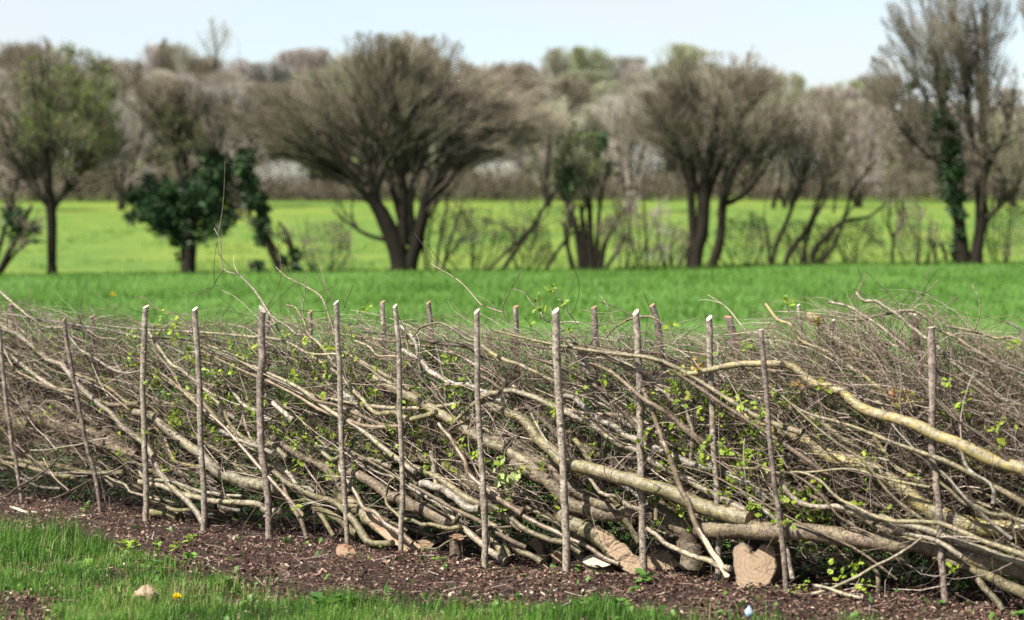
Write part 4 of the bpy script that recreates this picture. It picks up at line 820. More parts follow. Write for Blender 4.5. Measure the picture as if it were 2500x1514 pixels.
# thin stems that fill the hedge, each one an individual
ORD = ['first', 'second', 'third', 'fourth', 'fifth', 'sixth', 'seventh', 'eighth', 'ninth', 'tenth', 'eleventh', 'twelfth', 'thirteenth']
STU = np.array([30, 200, 354, 490, 637, 831, 977, 1170, 1365, 1560, 1740, 1885, 2280.])
g = np.random.default_rng(99)
def ppm(u): return F/Yh(u)
def top_z(u): return np.interp(u, [-300, 0, 350, 800, 1400, 1800, 1950, 2250, 2400, 2800], [1.22, 1.16, 1.08, 1.13, 1.10, 1.10, 1.22, 1.26, 1.12, 1.1])
used = {}
for i in range(175):
    ub = -200 + 3150*(i + g.random())/175; zb = .08 + .85*g.random()**1.5; L = .6 + 1.0*g.random(); ang = math.radians(20 + 22*g.random() - 12*(zb > .6))
    K = 9; s = np.linspace(0, 1, K); curve = g.normal()*.16
    uu = ub - s*L*math.cos(ang)*ppm(ub) + np.cumsum(g.normal(size=K))*7
    zz = zb + s*L*math.sin(ang) + curve*s*(1-s)*L*1.5 + np.cumsum(g.normal(size=K))*.016
    zt = top_z(uu); zz = np.where(zz > zt - .05, zt - .05 + (zz - zt + .05)*.25, zz)
    off = .05 + .34*g.random(); o_ = off + g.normal(size=K)*.012
    if g.random() < .12: o_ = o_ - .09*np.sin(s*math.pi) - off
    Y = Yh(uu) + o_; W = np.stack([(uu - CU)/F*Y, Y, np.maximum(zz, .02)], -1)
    r0 = .005 + .012*g.random()**1.4
    S_ = smooth_path(np.column_stack([W, np.linspace(r0, r0*.35, K)]), 22)
    path = S_[:, :3]; rad = np.maximum(S_[:, 3], .0016)
    mt = ['olive', 'brown', 'dark', 'grey', 'smooth', 'brown', 'dark', 'pale', 'olive'][int(g.integers(0, 9))]
    um = uu.mean(); k = int(np.searchsorted(STU, um)); hz = zz.mean()
    where = ('left of the first stake' if k == 0 else 'right of the thirteenth stake' if k >= 13 else f'between the {ORD[k-1]} and {ORD[k]} stakes')
    lv = 'near the ground' if hz < .35 else 'at mid height' if hz < .7 else 'near the hedge top'
    cn = dict(pale='pale', olive='olive', grey='grey', smooth='tan', brown='brown', dark='dark')[mt]
    dp = 'front' if off < .14 else 'inner' if off < .26 else 'rearmost'
    lab = f'thin {cn} {dp} stem {lv} {where}'.replace('the hedge', 'hedge').replace('between the', 'between').replace('and the', 'and')
    base = path[0].copy(); root = thing('laid_branch', lab, 'stem', tuple(base), f'thin stems {lv} {where}')
    V, T = stem_mesh(path, rad, 7, True, i); add('bark', mk_mesh('bark', V.reshape(-1, 3) - base, quads_of(22, 7), None, M[mt]), root)
    side_twigs(root, base, path[::-1], rad[::-1], 2, 'twig', .26, g)

# brushwood: the uncountable fine twigs of the hedge
def brush(name, label, N, usamp, zsamp, offs, angm, angs, Ls, rs, mat, K=6, curl=.35, rnd=None, sides=3):
    u = usamp(N); z = zsamp(N, u); a = np.radians(angm + angs*rng.normal(size=N)); L = Ls[0] + (Ls[1]-Ls[0])*rng.random(N)**1.6
    s = np.linspace(0, 1, K)[None]; bend = rng.normal(size=N)*curl
    aa = a[:, None] + bend[:, None]*(s*2) + np.cumsum(rng.normal(size=(N, K))*.17, 1)
    st = (L/(K-1))[:, None]
    du = -np.cumsum(np.cos(aa)*st, 1)*ppm(u)[:, None]; dz = np.cumsum(np.sin(aa)*st, 1)
    o = offs[0] + (offs[1]-offs[0])*rng.random(N); oo = o[:, None] + rng.normal(size=N)[:, None]*.12*s*L[:, None]
    uu = u[:, None] + du; zz = np.maximum(z[:, None] + dz, .012); zt = top_z(uu) + .02
    zz = np.where(zz > zt, zt + (zz-zt)*.35, zz)
    Y = Yh(uu) + oo; W = np.stack([(uu-CU)/F*Y, Y, zz], -1)
    r = (rs[0] + (rs[1]-rs[0])*rng.random(N)**2)[:, None]*(1 - .65*s)
    v, q, _, tid = tubes(W, r, sides); rn_ = rng.random(N) if rnd is None else rnd(N)
    o_ = add(name, mk_mesh(name, v, q, None, M[mat], rn_[tid])); o_['kind'] = 'stuff'; o_['label'] = label; o_['category'] = 'brushwood'
    return W
allu = lambda n: -380 + 3300*rng.random(n)
def zs(lo, hi, pw=1.0):
    return lambda n, u: lo + (hi-lo)*rng.random(n)**pw*np.clip(top_z(u)/1.1, .9, 1.25)
dk = lambda n: rng.random(n)**1.15
b1 = brush('brushwood', 'fine purple-brown brushwood twigs woven through the hedge', 9000, allu, zs(.38, 1.04, .8), (.07, .5), 20, 58, (.12, .5), (.0011, .0026), 'twig', 5, .6, dk)
b2 = brush('brushwood', 'short tangled twigs deep in the lower hedge', 5300, allu, zs(.03, .6), (.12, .6), 30, 50, (.12, .45), (.0012, .0032), 'twig', 5, .5, lambda n: rng.random(n)*.42)  # tones kept to the dark end, painting in the hedge's inner shade
b3 = brush('brushwood', 'tan curving shoots in the right-hand hedge', 1300, lambda n: 1880 + 1000*rng.random(n), zs(.35, 1.02), (-.03, .4), 26, 30, (.25, .8), (.0012, .0030), 'twig', 7, .5, lambda n: .4 + .6*rng.random(n))
b9 = brush('brushwood', 'fine grey-brown twigs along the back of the hedge top', 4900, allu, zs(.45, 1.02, .9), (.2, .6), 20, 45, (.15, .55), (.0012, .0028), 'twig', 5, .5, dk)
b4 = brush('brushwood', 'upright twig tips bristling along the hedge top', 2200, allu, zs(.85, 1.10), (.0, .45), 60, 60, (.08, .34), (.0010, .0020), 'twig', 6, .6)
b5 = brush('brushwood', 'light brown rods sloping through the hedge', 500, allu, zs(.1, .8), (.0, .4), 30, 14, (.4, 1.1), (.0022, .0048), 'twig', 8, .2, lambda n: .35 + .6*rng.random(n), 5)
b6 = brush('brushwood', 'dark twigs and thorns packed at the far left', 2100, lambda n: -340 + 680*rng.random(n), zs(.15, .95), (.07, .5), 18, 50, (.15, .5), (.0011, .0028), 'twig', 6, .5, lambda n: rng.random(n)*.8)
b7 = brush('brushwood', 'stray wiry twigs on the face of the hedge', 2000, allu, zs(.15, 1.0), (-.08, .06), 15, 60, (.1, .45), (.0009, .0019), 'twig', 7, .8, dk)
b10 = brush('brushwood', 'pale bowed shoots looping through the hedge top', 520, allu, zs(.5, 1.02), (-.05, .3), 10, 50, (.25, .8), (.0014, .0030), 'twig', 8, 1.0, lambda n: .6 + .4*rng.random(n), 4)
b8 = brush('brushwood', 'dense brushwood coloured dark as shade along the back of the hedge foot', 6000, allu, zs(.0, .52), (.42, .78), 25, 40, (.15, .6), (.0018, .0050), 'twig', 4, .4, lambda n: rng.random(n)*.3)  # added rear layer, its dark colour stands in for shade behind the stems

# ------------------------------------------------------------------ stakes
def stake(spec, w0, w1, mat, label, off=0.0, group='upright stakes along the front of the hedge', back=False, cutm='cut_white', slope=.9, sd=1):
    p = tr(spec); g = np.random.default_rng(sd*31)
    if back:
        Yt = float(Yh(p[0, 0])) + off; W = P(p[:, 0], p[:, 1], np.full(len(p), Yt))
        d = norm(W[-1] - W[0]); d = norm(np.array([d[0]*.5, 0, d[2]])); bot = W[-1] + d*((W[-1, 2] + .02)/-d[2]); W = np.vstack([W, (W[-1]+bot)/2, bot])
    else:
        Yb = F*CAMH/(p[-1, 1] - HV); Yb = min(Yb, float(Yh(p[-1, 0])) + .02); Yv = np.full(len(p), Yb) + off - .03; W = P(p[:, 0], p[:, 1], Yv); W = np.vstack([W, W[-1] - np.array([0, 0, .12])])
    W = W[::-1]; Yt = W[-1, 1]
    rr = np.linspace(w1, w0, len(W))/ZS*.5/F*Yt
    n = 26; S_ = smooth_path(np.column_stack([W, rr]), n); path, rad = S_[:, :3], S_[:, 3]
    path[1:] += g.normal(size=(n-1, 3))*rad[1:, None]*.09; rad = rad*(.88 + .26*g.random())
    base = path[0].copy(); root = thing('hedge_stake', label, 'stake', tuple(base), group)
    V, T = stem_mesh(path, rad, 12, True, sd); dirn = norm(np.array([g.choice([-1, 1], p=[.75, .25]), -.55 - .5*g.random(), 0]))
    d = (V[-1] - path[-1]) @ dirn; V[-1] = V[-1] - np.outer(d*slope*(.6 + .6*g.random()), T[-1]) + T[-1]*0
    V -= base
    shf = add('shaft', mk_mesh('shaft', V.reshape(-1, 3), quads_of(n, 12), None, M[mat]), root)
    a, b, c = ring_cap(V[-1], V[-1].mean(0), T[-1]*.001); add('cut_top', mk_mesh('cut_top', a, b, c, M[cutm], smooth=False), root)
    for _ in range(int(g.integers(1, 4))):
        k = int(4 + (n-8)*g.random()); a = g.random()*6.28; dv = np.array([math.cos(a), -abs(math.sin(a)), .5]); pts = np.array([path[k], path[k] + dv*rad[k]*1.5])[None] - base
        v, q, t, _ = tubes(pts, np.array([[rad[k]*.45, rad[k]*.3]]), 6, True); add('knot', mk_mesh('knot', v, q, t, M[mat]), shf)
FS = [('A -15,470 0,580 20,800 50,1100 80,1300 100,1490 | E 120,150 150,350 175,530', 36, 32, 'stake2', 'leftmost leaning dark stake at the photograph edge'),
      ('A 515,430 525,480 545,640 580,840 620,1040 660,1250 710,1490 | E 745,220 780,380 812,600', 36, 30, 'stake2', 'second stake from the left, leaning, grey upper part'),
      ('A 1180,330 1170,480 1160,760 1155,1000 1165,1250 1170,1490 | E 1180,300 1185,500 1180,690', 44, 46, 'stake', 'third stake from the left, straight, brown with slanting cut top'),
      ('A 1580,345 1585,500 1600,700 1615,1000 1620,1250 1630,1490 | E 1640,300 1655,550 1650,770', 40, 48, 'stake', 'fourth stake from the left, greyish, pole-straight'),
      ('B 135,350 130,540 135,740 115,1000 120,1300 125,1450 | F 150,250 180,500 188,640 186,815', 52, 52, 'stake2', 'fifth stake from the left, bent at the foot, dark patch near top'),
      ('B 735,295 740,580 755,720 765,1000 770,1300 | F 785,250 805,500 815,700 822,905', 44, 42, 'stake', 'sixth stake from the left, with a knot near its top'),
      ('B 1210,325 1235,600 1245,800 1245,1100 1255,1400 | F 1265,250 1270,500 1260,700 1256,975', 40, 46, 'stake', 'seventh stake from the left, thin pale top'),
      ('B 1868,365 1875,700 1875,1000 1890,1300 1900,1480 | F 1920,350 1930,600 1936,850 1936,1055', 48, 54, 'stake', 'eighth stake from the left, straight grey-brown'),
      ('C 520,360 525,650 535,900 555,1200 575,1490 | G 585,400 600,700 605,950 605,1125', 54, 62, 'stake', 'ninth stake from the left, thick with pale upper third'),
      ('C 1168,375 1185,650 1200,1000 1205,1380 | G 1220,500 1225,800 1230,1145', 48, 60, 'stake', 'tenth stake from the left, leaning slightly, beside the sawn stump'),
      ('C 1765,425 1770,700 1780,1000 1795,1400 | G 1825,450 1830,700 1840,1000 1832,1165', 50, 48, 'stake', 'eleventh stake from the left, pale, among fresh leaves'),
      ('D 190,515 215,800 240,1100 262,1400 | H 300,400 340,650 370,900 397,1285', 48, 50, 'stake2', 'twelfth stake from the left, grey, beside the heart-shaped cut log'),
      ('D 1565,500 1580,900 1575,1200 1580,1490 | H 1620,450 1640,800 1655,1050 1690,1375', 66, 62, 'stake2', 'rightmost front stake, thick and grey, blunt top')]
for i, (sp_, a, b, m_, lab) in enumerate(FS): stake(sp_, a, b, m_, lab, sd=i+1, cutm='cut_white' if i > 1 else 'cut_old', slope=.15 if i in (11, 12) else .95)
BS = [('B 1105,292 1120,560', 42, 'rear stake showing just left of the seventh front stake'), ('B 1478,292 1510,700', 42, 'rear stake standing clear between seventh and eighth front stakes'),
      ('B 185,365 178,570', 38, 'rear stake hidden close behind the fifth front stake'), ('B 520,368 525,480', 38, 'rear stake tip between fifth and sixth front stakes'),
      ('C 197,325 200,430', 42, 'rear stake tip between eighth and ninth front stakes'), ('C 830,335 842,600', 48, 'rear stake between ninth and tenth front stakes, rough bark'),
      ('C 1298,320 1350,520', 50, 'rear stake leaning right of the tenth front stake'), ('C 1915,410 1970,640', 56, 'rear stake with wide wedge top right of the eleventh front stake'),
      ('D 768,440 776,570', 50, 'rear stake with pale sawn top right of the twelfth front stake'), ('D 1425,395 1445,520', 62, 'rear stake with white sawn top left of the thirteenth front stake'),
      ('A 85,308 100,440', 42, 'rear stake at the far left edge'), ('A 740,410 750,480', 36, 'rear stake tip between second and third front stakes'),
      ('D 492,315 518,540', 30, 'thin broken pale rear stake right of the twelfth front stake')]
for i, (sp_, a, lab) in enumerate(BS):
    stake(sp_, a, a, 'stake2' if i % 3 else 'stake', lab, .45, 'stakes along the back of the hedge', True, 'cut_white' if i in (8, 9, 12) else 'cut_old', .6, 40+i)

# ------------------------------------------------------------------ sawn logs, stumps and offcuts at the hedge foot
def outline_log(name, spec, depth, dirn, off, barkm, cutm, label, cat='log', group=None, dome=.0):
    p = tr(spec); bot = p[:, 1].max(); Yc = F*CAMH/(bot - HV) + off
    W = P(p[:, 0], p[:, 1], np.full(len(p), Yc)); W[:, 2] -= max(0, W[:, 2].min() - .004)
    n = 40; S_ = smooth_path(np.vstack([W, W[:1]]), n+1)[:-1]
    S_ += rng.normal(size=S_.shape)*.0022*np.array([1, 0, 1])
    c = S_.mean(0); base = np.array([c[0], c[1], 0.0]); d = norm(np.array(dirn, float))*depth
    root = thing(name, label, cat, tuple(base), group)
    front = S_.copy(); front[:, 1] += (front[:, 2] - c[2])*.35      # face leans back a little
    fc = front.mean(0)
    R = [front*1.0, front + (front-fc)*.055, front + d*.06 + (front-fc)*.07, front + d*.5 + (front-fc)*.03, front + d + (front-fc)*.0]
    V = np.concatenate(R) - base; V = V + rng.normal(size=V.shape)*.001
    add('bark', mk_mesh('bark', V, quads_of(5, n), None, M[barkm]), root)
    a, b, t = ring_cap(front - base, fc - base - norm(d)*dome, -norm(d)*.001); off_ = fc - base; add('cut_face', mk_mesh('cut_face', a - off_, b[:, ::-1], t[:, ::-1], M[cutm], smooth=False), root, tuple(off_))
    a, b, t = ring_cap(R[4] - base, R[4].mean(0) - base, norm(d)*.001); add('back_end', mk_mesh('back_end', a, b, t, M['cut_old'], smooth=False), root)
outline_log('cut_log', 'H -24,1000 -20,900 10,860 60,850 92,880 112,924 132,928 168,890 208,856 260,850 300,880 308,950 304,1030 285,1090 262,1130 225,1165 150,1192 60,1198 5,1192 -10,1100',
            .24, (.5, .85, .05), -.20, 'brown', 'cut', 'heart-shaped sawn log end under the level log', 'log')
outline_log('cut_log', 'G 1260,930 1320,892 1400,890 1450,930 1515,980 1510,1012 1440,1040 1350,1056 1268,1050', .20, (.2, .95, .2), -.24, 'brown', 'cut', 'fan-shaped pink sawn log end right of the tenth stake', 'log')
outline_log('wood_offcut', 'F 735,905 765,890 815,915 862,972 835,1000 765,988 738,955', .06, (.4, .9, 0), .0, 'cut_old', 'cut_pink', 'reddish block offcut on the litter near the sixth stake', 'offcut')
outline_log('wood_offcut', 'F 650,1035 675,1022 705,1030 708,1052 685,1070 655,1068', .04, (.3, .9, -.2), .0, 'brown', 'cut', 'small round disc offcut lying nearest the grass', 'offcut')
outline_log('wood_offcut', 'G 290,850 330,828 385,845 420,930 450,1000 425,1030 385,1000 350,920 300,885', .07, (.3, .9, 0), .06, 'brown', 'cut', 'pink elbow-shaped offcut left of the ninth stake', 'offcut')
outline_log('wood_offcut', 'G 455,925 500,915 503,955 465,1010 438,1005', .06, (.3, .9, 0), .03, 'brown', 'cut', 'small pink offcut touching the elbow-shaped one', 'offcut')
outline_log('wood_offcut', 'F 1375,860 1440,845 1500,860 1528,848 1528,880 1470,920 1400,940 1362,920', .10, (.3, .9, 0), .02, 'brown', 'cut_pink', 'fan of pink split wood right of the seventh stake', 'offcut')
outline_log('wood_offcut', 'F 1345,730 1400,730 1450,780 1475,850 1440,862 1400,820 1360,770', .05, (.3, .9, .1), .10, 'brown', 'cut', 'upright pink split sliver right of the seventh stake', 'offcut')
outline_log('wood_offcut', 'E 1690,600 1760,570 1850,560 1840,620 1790,690 1740,650', .06, (.3, .9, .1), .10, 'brown', 'cut_pink', 'split pink wedge just right of the fourth stake foot', 'offcut')
outline_log('wood_offcut', 'F 465,600 520,570 575,590 570,640 500,655 468,650', .08, (.3, .9, .1), -.05, 'brown', 'cut_pink', 'orange-pink sawn end between the fifth and sixth stakes', 'offcut')
outline_log('wood_offcut', 'G 1665,860 1760,870 1800,950 1800,1060 1700,1040 1660,960', .12, (.3, .9, .1), -.02, 'brown', 'cut', 'split butt beneath the left end of the level log', 'offcut')
outline_log('wood_offcut', 'H 1760,1170 1820,1145 1910,1160 1925,1190 1850,1210 1775,1205', .14, (.2, .95, .1), .1, 'brown', 'cut_old', 'brown sawn stump end beside the rightmost stake foot', 'stump')
outline_log('wood_offcut', 'G 490,965 520,945 565,955 572,1045 530,1055 498,1050', .05, (.3, .9, 0), .02, 'brown', 'cut_pink', 'orange splintered block left of the ninth stake foot', 'offcut')
outline_log('wood_offcut', 'G 640,800 700,800 790,870 850,935 800,950 700,900', .06, (.4, .9, .1), .05, 'brown', 'cut', 'pale slanting slab right of the ninth stake foot', 'offcut')
def stump(u, v, rpx, hpx, label, cutm='cut', barkm='brown', n=28, flare=1.0):
    Yc = F*CAMH/(v + hpx - HV); c = P(u, v, Yc); r = rpx/F*Yc; base = np.array([c[0], Yc, 0.]); h = c[2]
    a = np.arange(n)*2*math.pi/n; g = np.random.default_rng(int(u)); prof = 1 + .10*np.sin(2*a + 1) + .06*np.sin(3*a) + .03*g.normal(size=n)
    rings = []
    for z, s in ((-.05, .98*flare), (h*.3, .85), (h*.75, .88), (h*.97, 1.0), (h, .98)):
        rings.append(np.stack([np.cos(a)*r*s*prof, np.sin(a)*r*s*prof, np.full(n, z) + (0.004*g.normal(size=n) if z < h else 0) + (np.sin(a)*r*.30 if z > h*.9 else 0)], -1))
    V = np.concatenate(rings); root = thing('stump', label, 'stump', tuple(base))
    add('bark', mk_mesh('bark', V, quads_of(5, n), None, M[barkm]), root)
    A, b, t = ring_cap(rings[-1], np.array([0, 0, h]), np.array([0, 0, .001])); add('cut_top', mk_mesh('cut_top', A - A[-1], b, t, M[cutm], smooth=False), root, tuple(A[-1]))
stump(1462, 1369, 38, 33, 'sawn stump with pale flat top between the ninth and tenth stakes', 'cut_white')
stump(1116, 1312, 20, 52, 'dark old stool between the seventh and eighth stakes', 'cut_old', 'dark')

# ------------------------------------------------------------------ leaf sprigs in the hedge, each spray an individual with its leaves
leaf_me = {k: [] for k in ('leaf', 'leaf_dark', 'leaf_pale', 'leaf_red', 'weed', 'weed_lime')}
for k in leaf_me:
    for j in range(4):
        sh = LEAF.copy(); sh[:, 2] += .10*np.sin(sh[:, 1]*3 + j); sh[:, 0] *= .85 + .15*j
        leaf_me[k].append(mk_mesh('leaf', sh, None, LEAF_T, M[k], np.full(len(sh), (j + .5)/4)))
from mathutils import Matrix
def put_leaf(root, kind, p, d, nrm, size, g):
    d = norm(d); s = norm(np.cross(d, nrm)); n = np.cross(s, d)
    o = add('leaf', leaf_me[kind][int(g.integers(0, 4))], root)
    o.matrix_local = Matrix([[s[0]*size, d[0]*size, n[0]*size, p[0]], [s[1]*size, d[1]*size, n[1]*size, p[1]], [s[2]*size, d[2]*size, n[2]*size, p[2]], [0, 0, 0, 1]])
def sprig(pt, kind, label, n=6, size=.028, off=0.0, g=None, up=.3, group='fresh leaf sprigs in the hedge'):
    u, v = pt; Y = float(Yh(u)) + off; c = P(u, v, Y)
    root = thing('leaf_sprig', label, 'leaves', tuple(c), group)
    L = .05 + .05*g.random(); d = norm(np.array([g.normal()*.6, -.2, .8])); pts = bez(np.array([-d*L]), np.array([-d*L*.5 + g.normal(size=3)*.01]), np.array([[0, 0, .0]]), 5)
    v_, q, _, _ = tubes(pts, np.linspace(.0018, .001, 5)[None], 5); add('stalk', mk_mesh('stalk', v_, q, None, M['twig'], np.full(len(v_), .4)), root)
    for j in range(n):
        t = .5*g.random(); p0 = -d*L*t + g.normal(size=3)*.012; dd = norm(g.normal(size=3) + np.array([0, -.5, up]))
        put_leaf(root, kind, p0, dd, norm(g.normal(size=3)*.4 + np.array([-.4, -.5, .8])), size*(.6 + .7*g.random()), g)
g = np.random.default_rng(321)
SPR = [('A', 'leaf', [(1250, 500), (1080, 545), (1450, 420), (1395, 490), (1060, 710), (1260, 850), (1240, 945), (1690, 830), (1800, 845), (1890, 840), (2020, 1110), (820, 1080), (1700, 1300), (1530, 700), (1310, 350), (2060, 1200)]),
       ('B', 'leaf', [(310, 1200), (530, 850), (400, 880), (500, 580), (650, 815), (680, 640), (830, 480), (860, 690), (1030, 1000), (1690, 1040), (1715, 1105), (1375, 970), (610, 1045), (830, 1400), (330, 550), (370, 690), (940, 340), (1180, 1290), (150, 815), (760, 660), (450, 1220)]),
       ('C', 'leaf', [(380, 215), (510, 165), (575, 250), (720, 1000), (920, 900), (1280, 1105), (1130, 1130), (1600, 1060), (1680, 1150), (505, 1110), (500, 1160), (1300, 1330), (280, 430), (620, 500), (360, 340), (1460, 470), (900, 480), (1730, 720), (1560, 820), (1900, 980), (1750, 1130), (1860, 1180), (1960, 1050)]),
       ('C', 'leaf_red', [(1600, 790), (1660, 760), (1700, 800), (1640, 840)]), ('D', 'leaf_red', [(1300, 1060), (1350, 1020), (1260, 1000), (1380, 1080), (600, 390), (500, 950)]),
       ('D', 'leaf', [(1660, 1170), (1890, 1010), (1800, 1140), (2080, 1270), (2150, 1370), (410, 260), (110, 640), (1720, 930), (2250, 620), (60, 1080), (180, 1140), (120, 1300), (50, 1430), (280, 980)]),
       ('F', 'leaf', [(420, 180), (440, 245), (870, 215), (700, 230), (715, 300), (1830, 150), (2090, 190), (1960, 185), (1470, 235), (1870, 130), (450, 560), (2060, 370)]), ('F', 'leaf_pale', [(2070, 285)]),
       ('G', 'leaf_pale', [(200, 265), (185, 300), (95, 190), (65, 290)]), ('G', 'leaf', [(490, 520), (140, 430), (90, 560), (800, 450), (1300, 520), (1850, 60), (1760, 150), (1900, 120), (1960, 210), (1830, 210), (2060, 150), (2000, 300), (2060, 540), (1750, 60), (1700, 40)]),
       ('H', 'leaf', [(150, 590), (480, 600), (690, 545), (970, 535), (750, 1040), (940, 1050), (870, 1140), (540, 1210), (1070, 1185), (1200, 570), (875, 840), (330, 635), (60, 550), (430, 450), (330, 70), (270, 60), (200, 180), (60, 220), (380, 190), (1040, 180), (1450, 320), (1720, 1060)])]
nb = 0
for tile, kind, pts in SPR:
    for (a, b) in pts:
        u, v = TILE[tile][0] + a/ZS, TILE[tile][1] + b/ZS
        z = float(P(u, v, float(Yh(u)))[2]); k = int(np.searchsorted(STU, u)); near = int(np.argmin(np.abs(STU - u)))
        lv = 'just above the ground' if z < .2 else 'low' if z < .42 else 'halfway up' if z < .72 else 'high up' if z < 1.0 else 'on the top twigs'
        side = 'left' if u < STU[near] else 'right'
        cname = dict(leaf='fresh green leaves', leaf_red='reddish young leaves', leaf_pale='pale drooping young leaves')[kind]
        sprig((u, v), kind, f'{cname} {lv}, {side} of the {ORD[near]} stake', int(g.integers(5, 9)), .030 if kind != 'leaf_pale' else .04, -.06 + .10*g.random(), g, .3 if kind != 'leaf_pale' else -1.2)
        nb += 1
# small scattered leaves: too many to count
def leafcloud(name, label, cnt, usamp, zr, offr, size, mat):
    nc = cnt//7; u = usamp(nc); z = zr[0] + (zr[1]-zr[0])*rng.random(nc); o = offr[0] + (offr[1]-offr[0])*rng.random(nc); pick = rng.integers(0, nc, cnt)
    Y = Yh(u) + o; C0 = np.stack([(u-CU)/F*Y, Y, z], -1)
    tips = np.concatenate([b1[:, -1], b7[:, -1], b10[:, -1], b2[:, -1], b8[:, -1]])      # move each clump to the nearest twig tip
    for a in range(0, nc, 100): C0[a:a+100] = tips[((C0[a:a+100, None] - tips[None])**2).sum(2).argmin(1)]
    C = C0[pick] + rng.normal(size=(cnt, 3))*.020
    C[:, 2] = np.maximum(C[:, 2], .02)
    v, t, id_ = scatter_leaves(C, size*(.5 + rng.random(cnt)), unit(cnt, .2), unit(cnt, .8)); o_ = add(name, mk_mesh(name, v, None, t, M[mat], rng.random(cnt)[id_])); o_['kind'] = 'stuff'; o_['label'] = label; o_['category'] = 'leaves'
leafcloud('hedge_leaves', 'small fresh green leaves scattered through the hedge', 1700, allu, (.3, 1.05), (-.02, .4), .024, 'leaf')
leafcloud('hedge_leaves', 'fresh leaves among the twigs from third to eighth stakes', 1300, lambda n: 330 + 800*rng.random(n), (.5, 1.08), (-.05, .3), .026, 'leaf')
leafcloud('hedge_leaves', 'dense green leaves around the eleventh and twelfth stakes', 1300, lambda n: 1600 + 420*rng.random(n), (.22, .95), (-.05, .35), .028, 'leaf')
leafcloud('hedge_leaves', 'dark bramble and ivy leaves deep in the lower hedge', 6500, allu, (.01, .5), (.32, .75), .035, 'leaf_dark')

# ------------------------------------------------------------------ ground cover
def pix_ground(u, v):
    Y = F*CAMH/(v - HV); return (u - CU)/F*Y, Y
GB_U = [-200, 0, 200, 290, 360, 500, 650, 800, 1000, 1250, 1450, 1600, 1850, 2100, 2700]
GB_V = [1300, 1312, 1318, 1335, 1368, 1398, 1432, 1462, 1484, 1492, 1494, 1508, 1530, 1550, 1580]
def grassmask(u, v, x, y):
    e = v - np.interp(u, GB_U, GB_V); n = vnoise(x*5, y*5, 11)*.6 + vnoise(x*13, y*13, 12)*.4
    m = sm(-14, 26, e + (n-.5)*60)
    m = m*(1 - .95*sm(1450, 1480, v)*sm(170, 90, u)) * (1 - .6*sm(520, 600, u)*sm(800, 700, u)*sm(1450, 1430, v))
    return m*(.38 + .62*sm(.32, .62, vnoise(x*7, y*7, 15)*.5 + vnoise(x*2.5, y*2.5, 16)*.5))
N = 180000
v_ = 1280 + 330*rng.random(N)**.9; u_ = -420 + 3400*rng.random(N); x_, y_ = pix_ground(u_, v_)
keep = rng.random(N) < grassmask(u_, v_, x_, y_)*(.62 + .35*sm(700, 200, u_)); u_, v_, x_, y_ = u_[keep], v_[keep], x_[keep], y_[keep]; n = len(x_)
hgt = .032 + .05*rng.random(n); tall = sm(330, 200, u_)*sm(1400, 1340, v_); hgt = hgt + tall*.12*rng.random(n) + .03*sm(1440, 1480, v_)*sm(560, 900, u_)*rng.random(n)
patch = vnoise(x_*3, y_*3, 14); hgt = hgt*(.55 + .95*vnoise(x_*9, y_*9, 17))
V, q, t, r = blades(np.stack([x_, y_, tz(x_, y_) - .004], -1), hgt, .0011 + .0016*rng.random(n), rng.normal(size=n)*.5, rng.random(n)*6.28, np.clip(.12 + .5*rng.random(n) + .9*(patch-.5) + .45*(rng.random(n) > .86), 0, 1))
o = add('verge_grass', mk_mesh('verge_grass', V, q, t, M['grass'], r)); o['kind'] = 'stuff'; o['label'] = 'short rough grass on the verge in front of the hedge'; o['category'] = 'grass'
# meadow grass behind
def field_grass(N, y0, y1, h0, h1, w, name='meadow_grass', ulim=(-330, 2830)):
    y = y0 + (y1-y0)*rng.random(N); u = ulim[0] + (ulim[1]-ulim[0])*rng.random(N); x = (u-CU)/F*y
    ok = y > Bx(x) - .1; x, y = x[ok], y[ok]; n = len(x); pt = vnoise(x*.5, y*.35, 21)*.6 + vnoise(x*1.6, y*1.1, 22)*.4
    h = (h0 + (h1-h0)*rng.random(n))*(.55 + .9*pt)
    V, q, t, r = blades(np.stack([x, y, tz(x, y) - .02], -1), h, w*(.6+.8*rng.random(n)), rng.normal(size=n)*.55, rng.random(n)*6.28, np.clip(.25 + .5*rng.random(n) + .8*(.5-pt), 0, 1))
    o = add(name, mk_mesh(name, V, q, t, M['grass_field'], r)); o['kind'] = 'stuff'; o['label'] = f'lush green meadow grass behind the hedge'; o['category'] = 'grass'
field_grass(32000, 10, 34, .05, .12, .005); field_grass(52000, 34, 62, .06, .18, .011)
y = 61.5 + 40*rng.random(26000)**1.5; u = -150 + 2800*rng.random(26000); x = (u-CU)/F*y; pt = vnoise(x*.6, y*.4, 51)
ok = rng.random(26000) < sm(.45, .7, pt); x, y, pt = x[ok], y[ok], pt[ok]; n = len(x)
V, q, t, r = blades(np.stack([x, y, tz(x, y) - .02], -1), (.08 + .16*rng.random(n)), .010 + .010*rng.random(n), rng.normal(size=n)*.5, rng.random(n)*6.28, np.clip(.4*rng.random(n) + .3*pt, 0, 1))
o = add('tussock_grass', mk_mesh('tussock_grass', V, q, t, M['grass_field'], r)); o['kind'] = 'stuff'; o['label'] = 'darker tussocks in the far meadow under the tree row'; o['category'] = 'grass'
y = 60.5 + 7*rng.random(15000)**2; u = -150 + 2800*rng.random(15000); x = (u-CU)/F*y; n = len(x); pt = vnoise(x*.9, y*.7, 52)
V, q, t, r = blades(np.stack([x, y, tz(x, y) - .02], -1), (.02 + .11*rng.random(n)*pt), .010 + .010*rng.random(n), rng.normal(size=n)*.5, rng.random(n)*6.28, np.clip(.3 + .6*rng.random(n), 0, 1))
